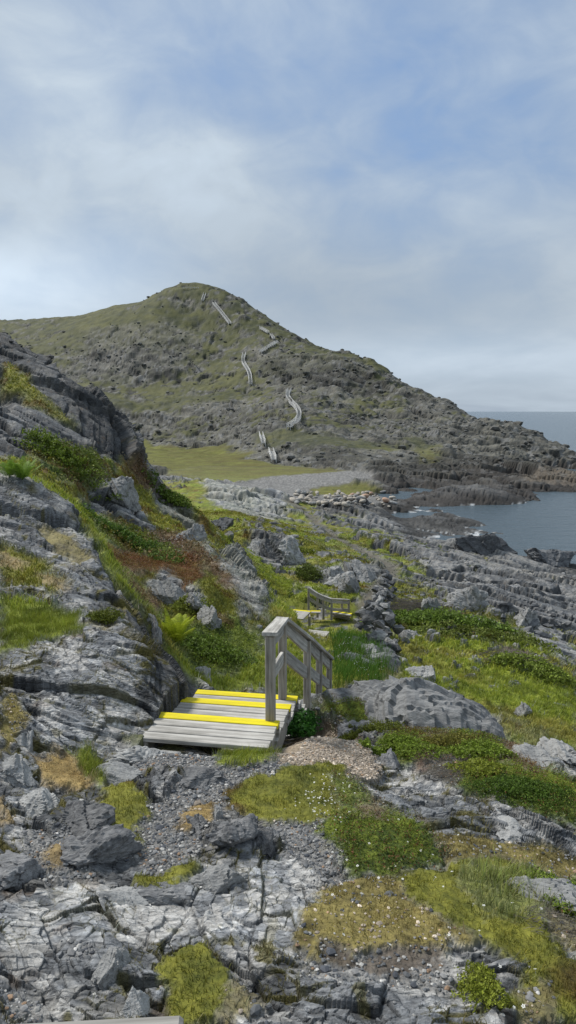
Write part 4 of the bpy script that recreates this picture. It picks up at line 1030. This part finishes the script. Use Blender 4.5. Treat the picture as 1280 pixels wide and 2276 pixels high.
p_, c_, n_ = sample((cover['mat']+cover['red'])*nos2*300*lumpd, 20, 42); parts.append(leaves(p_, c_*1.1, n_, .05, .22))
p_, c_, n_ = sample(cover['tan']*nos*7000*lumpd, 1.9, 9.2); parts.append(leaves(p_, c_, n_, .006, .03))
V_, Fc, Cc = join(parts); print('leaf verts', len(V_))
tag(mesh_np('ground_cover_plants', V_, Fc, LM, col=Cc), kind='stuff')
# gravel
v0, f0 = ICO[1]
def pebbles(pts, cc, size, n_shapes=6):
    Vs, Fs, Cs = [], [], []; off = 0; n_ = len(pts)
    which = R.randint(0, n_shapes, n_)
    for s_ in range(n_shapes):
        k = np.where(which == s_)[0]
        if not len(k): continue
        sh = v0*(1+R.uniform(-.28, .28, (len(v0), 1)))*np.array([1, .75, .5])
        a = R.uniform(0, 6.283, len(k)); sc = size*np.exp(R.normal(0, .45, len(k)))
        x = sh[None, :, 0]*np.cos(a)[:, None]-sh[None, :, 1]*np.sin(a)[:, None]; y = sh[None, :, 0]*np.sin(a)[:, None]+sh[None, :, 1]*np.cos(a)[:, None]; z = np.repeat(sh[None, :, 2], len(k), 0)+.25
        Pp = np.stack([x, y, z], -1)*sc[:, None, None]+pts[k][:, None]
        Vs.append(Pp.reshape(-1, 3)); Fs.append((f0[None]+(np.arange(len(k))*len(v0))[:, None, None]+off).reshape(-1, 3)); off += len(k)*len(v0)
        Cs.append(np.repeat(cc[k], len(v0), 0))
    return np.concatenate(Vs), np.concatenate(Fs), np.concatenate(Cs)
gp = (cover['gravel']+cover['tang']+.25*cover['soil']+.14*cover['brown']+.035*rock*sm(fbm(XX*3, YY*3, 3, 521), .1, .3))*nos
p_, c_, _ = sample(gp*3800, 1.9, 8.5)
gcol = np.array([[.10, .105, .11], [.17, .17, .17], [.30, .295, .28], [.06, .065, .075], [.42, .41, .39], [.22, .15, .10]])[R.choice(6, len(p_), p=[.33, .28, .15, .14, .04, .06])]
tg = (c_[:, 0] > c_[:, 2]*1.35) & (c_[:, 0] > .22); gcol[tg] = gcol[tg]*np.array([1.1, 1.0, .9])+np.array([.13, .10, .068])
Vp, Fp, Cp = pebbles(p_, gcol*R.uniform(.95, 1.6, (len(p_), 1)), .0075); print('pebbles', len(p_))
pm, nt, b = new_mat('pebble_stone'); a_ = node(nt, 'ShaderNodeAttribute', attribute_name='Col'); nt.links.new(a_.outputs['Color'], b.inputs['Base Color'])
tag(mesh_np('gravel', Vp, Fp, pm, col=Cp), kind='stuff')
# distant rubble on the hill and shore
p_, c_, _ = sample(rock*(.035+.22*tal+.05*sm(S, .1, .3))*hm*sm(PZ, 1.2, 2), 150, 420)
Vp, Fp, Cp = pebbles(p_, np.clip(c_*.5+.5*np.array([[.12, .12, .115]])*R.uniform(.6, 1.9, (len(p_), 1)), 0, .4), .55); print('rubble', len(p_))
tag(mesh_np('rubble', Vp, Fp, pm, col=Cp), kind='stuff')
p_, c_, _ = sample(rock*.6*sm(PZ, .6, 1.5)*sm(n2, -.1, .3), 34, 110)
Vp, Fp, Cp = pebbles(p_, np.clip(c_*R.uniform(.6, 1.5, (len(p_), 1)), 0, .4), .16)
tag(mesh_np('rubble', Vp, Fp, pm, col=Cp), kind='stuff')

# ------------------------------------------------------------------ single plants
def frond_mesh(L_, pairs, wid, droop, cols):
    """one fern frond along +x, arching"""
    V_, Q, Cc = [], [], []
    def quad_(a, b, c, d, cc):
        k = len(V_); V_.extend([a, b, c, d]); Q.append((k, k+1, k+2, k+3)); Cc.extend([cc]*4)
    def pt(t): return np.array([L_*t*(1-.18*t*droop), 0, L_*(.95*t-.75*droop*t*t)])
    for i in range(10):
        a, b = pt(i/10), pt((i+1)/10); w = np.array([0, .004*(1-i/11), 0]); quad_(a-w, a+w, b+w, b-w, cols[0])
    for i in range(pairs):
        t = .12+.86*i/pairs; p = pt(t); ln = wid*math.sin(math.pi*min(1, (t*.85+.12)))**.8*(1.05-t*.55)
        tx = pt(min(1, t+.02))-pt(t); tx /= np.linalg.norm(tx)+1e-9
        for s in (-1, 1):
            d = np.array([0, s, 0])*.85+tx*.5; d /= np.linalg.norm(d); e = tx*L_/pairs*.30
            q1 = p+d*ln*.5+np.array([0, 0, -.03*ln]); q2 = p+d*ln+np.array([0, 0, -.25*ln])
            cc = cols[1]*random.uniform(.8, 1.25)
            quad_(p-e*.8, p+e*.8, q1+e, q1-e, cc); quad_(q1-e, q1+e, q2+e*.15, q2-e*.15, cc*1.1)
    return np.array(V_), np.array(Q), np.clip(np.array(Cc), 0, .7)
def fern(u, v, size, label, cols, nf=13, Y=None):
    p = px(u, v, Y) if Y else hit(u, v)[0]
    root = empty('fern', p-Vector((0, 0, .03))); tag(root, label, 'fern')
    for k in range(nf):
        V_, Q, Cc = frond_mesh(size*random.uniform(.8, 1.1), 24, size*.30, random.uniform(.35, .9), cols)
        o = mesh_np('frond', V_, Q, LM, root, col=Cc); o.rotation_euler = (random.uniform(-.12, .12), random.uniform(-.75, -.05), k/nf*6.283+random.uniform(-.2, .2))
    return root
yg = (np.array([.18, .22, .02]), np.array([.34, .40, .03])); gg = (np.array([.07, .12, .01]), np.array([.15, .25, .03]))
fern(387, 1432, .62, 'bright yellow green fern on the left slope behind the near outcrop', yg, 18)
fern(50, 1066, .48, 'green fern under the dark crag at the left border', gg, 14)
fern(22, 1060, .40, 'smaller green fern at the very left border under the crag', gg, 10)
def shrub(u, v, size, label, c0, leaf=.02, n_=3000, name='shrub', cat='shrub', Y=None, stems=7, follow=True, group=None, lobes=7):
    """low bush: lobed dome of leaves over thin stems; size (w,d,h) m"""
    p = px(u, v, Y) if Y else hit(u, v)[0]
    w, d, h = size; root = empty(name, p); tag(root, label, cat, group)
    cen = [(random.uniform(-.33, .33)*w, random.uniform(-.33, .33)*d, random.uniform(.1, .45)*h, random.uniform(.22, .4)) for _ in range(lobes)]
    r = np.random.RandomState(int(u*7+v)); li = r.randint(0, lobes, n_); ce = np.array(cen)[li]
    di = r.normal(size=(n_, 3)); di[:, 2] = np.abs(di[:, 2]); di /= np.linalg.norm(di, axis=1, keepdims=True)
    rr = r.uniform(.55, 1.08, (n_, 1))**.6*(1+.25*np.sin(di[:, :1]*9+li[:, None])*np.cos(di[:, 1:2]*8))
    q = ce[:, :3]+di*rr*np.stack([ce[:, 3]*w, ce[:, 3]*d, ce[:, 3]*h*1.6], -1)
    q[:, 2] = np.clip(q[:, 2], 0, None)
    if follow:
        gz = {}
        for k in range(n_):
            key = (round(q[k, 0]/(w/9)), round(q[k, 1]/(d/9)))
            if key not in gz: gz[key] = drop(p.x+key[0]*w/9, p.y+key[1]*d/9)-p.z
            q[k, 2] += max(-h*2.5, min(h*2.5, gz[key]))
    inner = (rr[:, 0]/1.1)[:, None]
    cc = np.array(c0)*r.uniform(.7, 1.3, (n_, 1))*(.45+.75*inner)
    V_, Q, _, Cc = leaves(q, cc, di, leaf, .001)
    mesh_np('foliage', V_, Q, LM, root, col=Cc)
    sv_, sf_ = [], []
    for k in range(stems):
        a = np.array([0, 0, -.05]); b_ = q[r.randint(0, n_)]; t_ = .004+.006*h
        for e_ in ((t_, 0, 0), (0, t_, 0)):
            kk = len(sv_); e_ = np.array(e_); sv_ += [a-e_, a+e_, b_+e_*.3, b_-e_*.3]; sf_.append((kk, kk+1, kk+2, kk+3))
    mesh_np('stems', np.array(sv_), np.array(sf_), pm, root, col=np.full((len(sv_), 3), .09))
    return root
JG = (.16, .22, .028); DG = (.045, .095, .015); YG = (.20, .23, .03); MG = (.09, .14, .02)
shrub(652, 1632, (.46, .42, .22), 'dark green leafy plant beside the near staircase under the handrail', (.035, .11, .015), .022, 3500, Y=7.0, follow=False)
shrub(885, 1670, (.75, .5, .13), 'bright yellow green juniper mat in front of the rounded boulder', JG, .013, 9000)
shrub(1000, 1655, (.55, .4, .10), 'red tinged green juniper between boulder and heath', (.16, .15, .03), .012, 5000)
shrub(1080, 1675, (.6, .4, .11), 'light green juniper below the right end of the rounded boulder', JG, .013, 7000)
shrub(1060, 1720, (.45, .4, .09), 'pale green juniper tips over bare twigs right of centre', YG, .013, 4500)
shrub(1180, 1765, (.9, .5, .10), 'dense dark green heath cushion along the right slab', (.07, .12, .015), .010, 9000)
shrub(800, 1612, (.7, .5, .14), 'olive green crowberry cushion on the left shoulder of the rounded boulder', (.11, .13, .015), .012, 7000, Y=7.4)
shrub(1260, 2010, (.35, .4, .10), 'bright green juniper at the right border of the foreground', JG, .011, 5000)
shrub(1085, 2215, (.22, .3, .06), 'green juniper tongue growing in a crack at the bottom right', YG, .008, 4500)
shrub(425, 1358, (.75, .6, .30), 'light green shrub draped over the grey boulder on the left slope', (.17, .20, .03), .025, 3500)
shrub(682, 1285, (1.3, 1.2, .75), 'round dark olive bush in the hollow beyond the second staircase', (.09, .12, .02), .05, 3000)
shrub(980, 1385, (5.0, 2.4, .55), 'large spreading green conifer mat right of the stone pile', (.12, .18, .028), .07, 6500)
shrub(1090, 1420, (4.0, 2.0, .35), 'olive spreading shrub at the top of the right field', (.13, .16, .03), .06, 4500)
shrub(1190, 1500, (2.2, 1.3, .35), 'light green shrub mat at the right of the field', (.17, .22, .035), .045, 4500)
shrub(480, 1450, (2.0, 1.4, .30), 'low green juniper spreading on the bank left of the near handrail', (.10, .15, .02), .03, 6000)
shrub(170, 1040, (3.0, 2.0, .5), 'broad green shrub mat on the ledge below the crag', (.12, .17, .02), .05, 5500)
shrub(275, 1195, (1.8, 1.3, .4), 'dense mid green shrub above the red heath on the left slope', (.08, .14, .02), .04, 4500)
shrub(370, 1250, (1.3, 1.0, .25), 'green willow like shrub in the middle of the red heath', (.11, .16, .03), .035, 3000)
shrub(370, 1110, (2.6, 1.6, .45), 'green shrub on the shoulder of the left slope against the meadow', (.10, .15, .02), .06, 3500)
shrub(660, 1220, (2.2, 1.4, .3), 'bright moss green cushion on the mid distance boulders', (.15, .18, .02), .06, 2500)
shrub(240, 1382, (.4, .3, .12), 'small olive moss cushion on the near left outcrop', (.10, .12, .015), .014, 3000)
# tangles of dead branches
def tangle(u, v, size, n_, label, thick=.008):
    p = hit(u, v)[0]; r = np.random.RandomState(int(u)); V_, Q = [], []
    for k in range(n_):
        a = np.array([r.uniform(-.5, .5)*size[0], r.uniform(-.5, .5)*size[1], r.uniform(0, .8)*size[2]]); ang = r.uniform(-.9, .9)+(3.14 if r.rand() < .5 else 0)
        dr = np.array([math.cos(ang), math.sin(ang)*.6, r.uniform(-.25, .35)]); ln = r.uniform(.12, .3)*size[0]; prev = a
        a[2] += drop(p.x+a[0], p.y+a[1])-p.z
        for sgm in range(4):
            nx = prev+dr*ln/4; dr = dr+r.normal(size=3)*.18; t0 = thick*(1-.2*sgm)
            for e_ in ((0, 0, t0), (0, t0, 0)):
                kk = len(V_); e_ = np.array(e_); V_ += [prev-e_, prev+e_, nx+e_*.8, nx-e_*.8]; Q.append((kk, kk+1, kk+2, kk+3))
            prev = nx
    V_ = np.array(V_); o = mesh_np('dead_branches', V_, np.array(Q), pm, col=np.array([[.24, .215, .185]])*r.uniform(.6, 1.2, (len(V_), 1))); o.location = p
    tag(o, label, 'branches')
tangle(900, 1358, (2.4, 1.6, .45), 420, 'grey tangle of dead branches behind the stone pile', .014)
tangle(1150, 1475, (1.9, 1.0, .16), 260, 'low mat of dead grey branches in the right field', .010)
tangle(1000, 1720, (.5, .35, .05), 200, 'bare brown twigs among junipers in front of the rounded boulder', .0022)
tangle(1235, 2070, (.35, .3, .04), 140, 'bare grey twigs at the right border of the foreground', .002)
# white flowers
fm, nt, b = new_mat('petals'); b.inputs['Base Color'].default_value = (.78, .78, .74, 1)
cm_, nt, b = new_mat('flower_centre'); b.inputs['Base Color'].default_value = (.55, .42, .05, 1)
fv, ff = [], []
for k in range(5):
    a = k*1.2566; c_, s_ = math.cos(a), math.sin(a); i = len(fv)
    for x, y, z in ((.1, 0, 0), (.6, -.32, .12), (1, 0, .1), (.6, .32, .12)): fv.append((x*c_-y*s_, x*s_+y*c_, z+1.5))
    ff.append((i, i+1, i+2, i+3))
i = len(fv); fv += [(-.06, 0, -1.5), (.06, 0, -1.5), (.05, 0, 1.5), (-.05, 0, 1.5)]; ff.append((i, i+1, i+2, i+3))
fme = mesh_np('white_flower', np.array(fv), np.array(ff), fm); fmesh = fme.data; bpy.data.objects.remove(fme)
fl_spots = [(740,2000),(945,1940),(965,1960),(985,1980),(1050,2020),(1075,2025),(1140,2020),(960,2075),(1000,2090),(1065,2080),(1110,2160),(1190,2170),(1140,2250),(1165,2250),(895,1965),(935,1900),(880,1935),(820,1885),(760,1905),(770,1922),(795,1935),(740,1905),(860,1830),(885,1830),(905,1880),(960,1910),(1020,1865),(865,2113),(760,2090),(830,2060),(1005,1950),(1200,2030),(1215,1760),(1195,1750),(1240,1780),(1225,1800),(1130,1800)]
for k in range(75): fl_spots.append((random.gauss(715, 38), random.gauss(1790, 24)))
for k in range(25): fl_spots.append((random.uniform(690, 780), random.uniform(1725, 1775)))
for k, (u, v) in enumerate(fl_spots):
    p, nn_ = hit(u, v)
    if p.y > 8 or p.y < 1.5: continue
    o = bpy.data.objects.new('white_flower', fmesh); C.objects.link(o); s_ = random.uniform(.006, .0095) if k < 37 else random.uniform(.005, .009)
    o.location = p+Vector((0, 0, .012+s_*.8)); o.scale = (s_, s_, s_); o.rotation_euler = (random.uniform(-.3, .3)+.3, random.uniform(-.3, .3), random.uniform(0, 6))
    tag(o, 'tiny white wildflower growing in the green heath of the foreground', 'flower', 'white wildflowers in the foreground')
# blossom haze on the bank right of the handrail
bl = poly([(740,1430),(790,1440),(800,1470),(850,1500),(800,1530),(750,1470)], y0=10, y1=20); bl2 = poly([(520,1500),(430,1440),(560,1400)], y0=9, y1=9.5)
p_, c_, n_ = sample(bl*60, 10, 20); V_, q_, _, C_ = leaves(p_, np.full((len(p_), 3), .6), n_, .016, .02, .22)
bl3 = poly([(380,1180),(420,1200),(400,1240),(340,1200)], y0=18, y1=32); p2, c2, n2_ = sample(bl3*25, 15, 32); V2, q2_, _, C2 = leaves(p2, np.full((len(p2), 3), .5), n2_, .03, .02, .12)
V_, Fc, Cc = join([(V_, q_, None, C_), (V2, q2_, None, C2)]); tag(mesh_np('blossoms', V_, Fc, LM, col=Cc), kind='stuff')

# ------------------------------------------------------------------ light and sky
SUN_EL, SUN_AZ = math.radians(52), math.radians(-62)      # azimuth from +Y, negative = left
sd_ = Vector((math.sin(SUN_AZ)*math.cos(SUN_EL), math.cos(SUN_AZ)*math.cos(SUN_EL), math.sin(SUN_EL)))
sl = bpy.data.lights.new('sun', 'SUN'); sl.energy = 3.5; sl.angle = math.radians(10); sl.color = (1, .96, .90)
so = bpy.data.objects.new('sun', sl); C.objects.link(so); so.rotation_euler = (-sd_).to_track_quat('-Z', 'Y').to_euler(); so.location = (0, 0, 60)
w = bpy.data.worlds.new('World'); bpy.context.scene.world = w; w.use_nodes = True; nt = w.node_tree; L = nt.links.new
bg = nt.nodes['Background']; bg.inputs['Strength'].default_value = .165
sky = node(nt, 'ShaderNodeTexSky', sky_type='NISHITA', sun_disc=False, sun_elevation=SUN_EL, sun_rotation=SUN_AZ)
tc = node(nt, 'ShaderNodeTexCoord'); sep = node(nt, 'ShaderNodeSeparateXYZ'); L(tc.outputs['Generated'], sep.inputs[0])
zz = mth(nt, 'MAXIMUM', sep.outputs[2], 0.)
dn = mth(nt, 'ADD', zz, .16)
cmb = node(nt, 'ShaderNodeCombineXYZ'); L(mth(nt, 'DIVIDE', sep.outputs[0], dn), cmb.inputs[0]); L(mth(nt, 'DIVIDE', sep.outputs[1], dn), cmb.inputs[1])
def blob(u, v, su, sv_):           # soft patch of sky around a direction
    d = Vector(ray(u, v)).normalized()
    x = mth(nt, 'DIVIDE', mth(nt, 'SUBTRACT', sep.outputs[0], d.x), su); z = mth(nt, 'DIVIDE', mth(nt, 'SUBTRACT', sep.outputs[2], d.z), sv_)
    return mth(nt, 'POWER', 2.718, mth(nt, 'MULTIPLY', mth(nt, 'ADD', mth(nt, 'MULTIPLY', x, x), mth(nt, 'MULTIPLY', z, z)), -1.))
mps = node(nt, 'ShaderNodeMapping'); mps.inputs['Scale'].default_value = (1, 1, 1.7); mps.inputs['Rotation'].default_value = (0, .35, 0); L(tc.outputs['Generated'], mps.inputs[0])
c1 = node(nt, 'ShaderNodeTexNoise', i_Scale=3.0, i_Detail=8., i_Roughness=.52, i_Distortion=.5); L(mps.outputs[0], c1.inputs[0])
c2 = node(nt, 'ShaderNodeTexNoise', i_Scale=9.5, i_Detail=7., i_Roughness=.55, i_Distortion=.5); L(mps.outputs[0], c2.inputs[0])
c3 = node(nt, 'ShaderNodeTexNoise', i_Scale=1.0, i_Detail=8., i_Roughness=.55, i_Distortion=.4); L(cmb.outputs[0], c3.inputs[0])
lowsk = node(nt, 'ShaderNodeMapRange'); lowsk.inputs['From Min'].default_value = .30; lowsk.inputs['From Max'].default_value = .0; L(zz, lowsk.inputs['Value'])
nz = mth(nt, 'ADD', mth(nt, 'MULTIPLY', mth(nt, 'SUBTRACT', c1.outputs[0], .5), .95), mth(nt, 'MULTIPLY', mth(nt, 'SUBTRACT', c2.outputs[0], .5), .62))
nz = mth(nt, 'ADD', mth(nt, 'MULTIPLY', nz, mth(nt, 'SUBTRACT', 1.15, lowsk.outputs[0])), mth(nt, 'MULTIPLY', mth(nt, 'MULTIPLY', mth(nt, 'SUBTRACT', c3.outputs[0], .5), lowsk.outputs[0]), .9))
# how much blue shows through
bl_ = mth(nt, 'ADD', mth(nt, 'MULTIPLY', blob(1080, 230, .28, .17), .55), mth(nt, 'MULTIPLY', blob(560, 0, .30, .10), .38))
bl_ = mth(nt, 'ADD', bl_, mth(nt, 'MULTIPLY', blob(250, 560, .12, .05), .25))
bl_ = mth(nt, 'ADD', bl_, mth(nt, 'MULTIPLY', nz, -1.3)); bl_ = mth(nt, 'ADD', bl_, .03)
cl = node(nt, 'ShaderNodeClamp'); L(bl_, cl.inputs[0]); cl.inputs[2].default_value = .9
# cloud brightness
br = mth(nt, 'ADD', .93, mth(nt, 'MULTIPLY', nz, .6))
br = mth(nt, 'ADD', br, mth(nt, 'MULTIPLY', blob(180, 260, .22, .12), .18))
br = mth(nt, 'ADD', br, mth(nt, 'MULTIPLY', blob(-40, 640, .22, .06), .50))
br = mth(nt, 'ADD', br, mth(nt, 'MULTIPLY', blob(980, 800, .35, .035), .22))
br = mth(nt, 'ADD', br, mth(nt, 'MULTIPLY', blob(700, 640, .3, .07), -.10))
cc1 = node(nt, 'ShaderNodeRGB'); cc1.outputs[0].default_value = (2.95, 3.45, 3.98, 1)
cb = colmul(nt, cc1.outputs[0], br)
cc2 = node(nt, 'ShaderNodeRGB'); cc2.outputs[0].default_value = (1.2, 2.05, 3.6, 1)
mixs = node(nt, 'ShaderNodeMix', data_type='RGBA'); mixs.inputs[0].default_value = .35; L(cc2.outputs[0], mixs.inputs[6]); L(sky.outputs[0], mixs.inputs[7])
mx = node(nt, 'ShaderNodeMix', data_type='RGBA'); L(cl.outputs[0], mx.inputs[0]); L(cb, mx.inputs[6]); L(mixs.outputs[2], mx.inputs[7])
L(mx.outputs[2], bg.inputs[0])

cam = bpy.data.cameras.new('camera'); co = bpy.data.objects.new('camera', cam); C.objects.link(co)
cam.sensor_fit = 'VERTICAL'; cam.sensor_height = 36; cam.sensor_width = 36; cam.lens = 36*F/2276
cam.clip_start = .05; cam.clip_end = 60000
co.location = (0, 0, CZ); co.rotation_euler = (math.pi/2-PITCH, 0, 0)
sc = bpy.context.scene; sc.camera = co
sc.view_settings.view_transform = 'Standard'; sc.view_settings.look = 'None'; sc.view_settings.exposure = 0
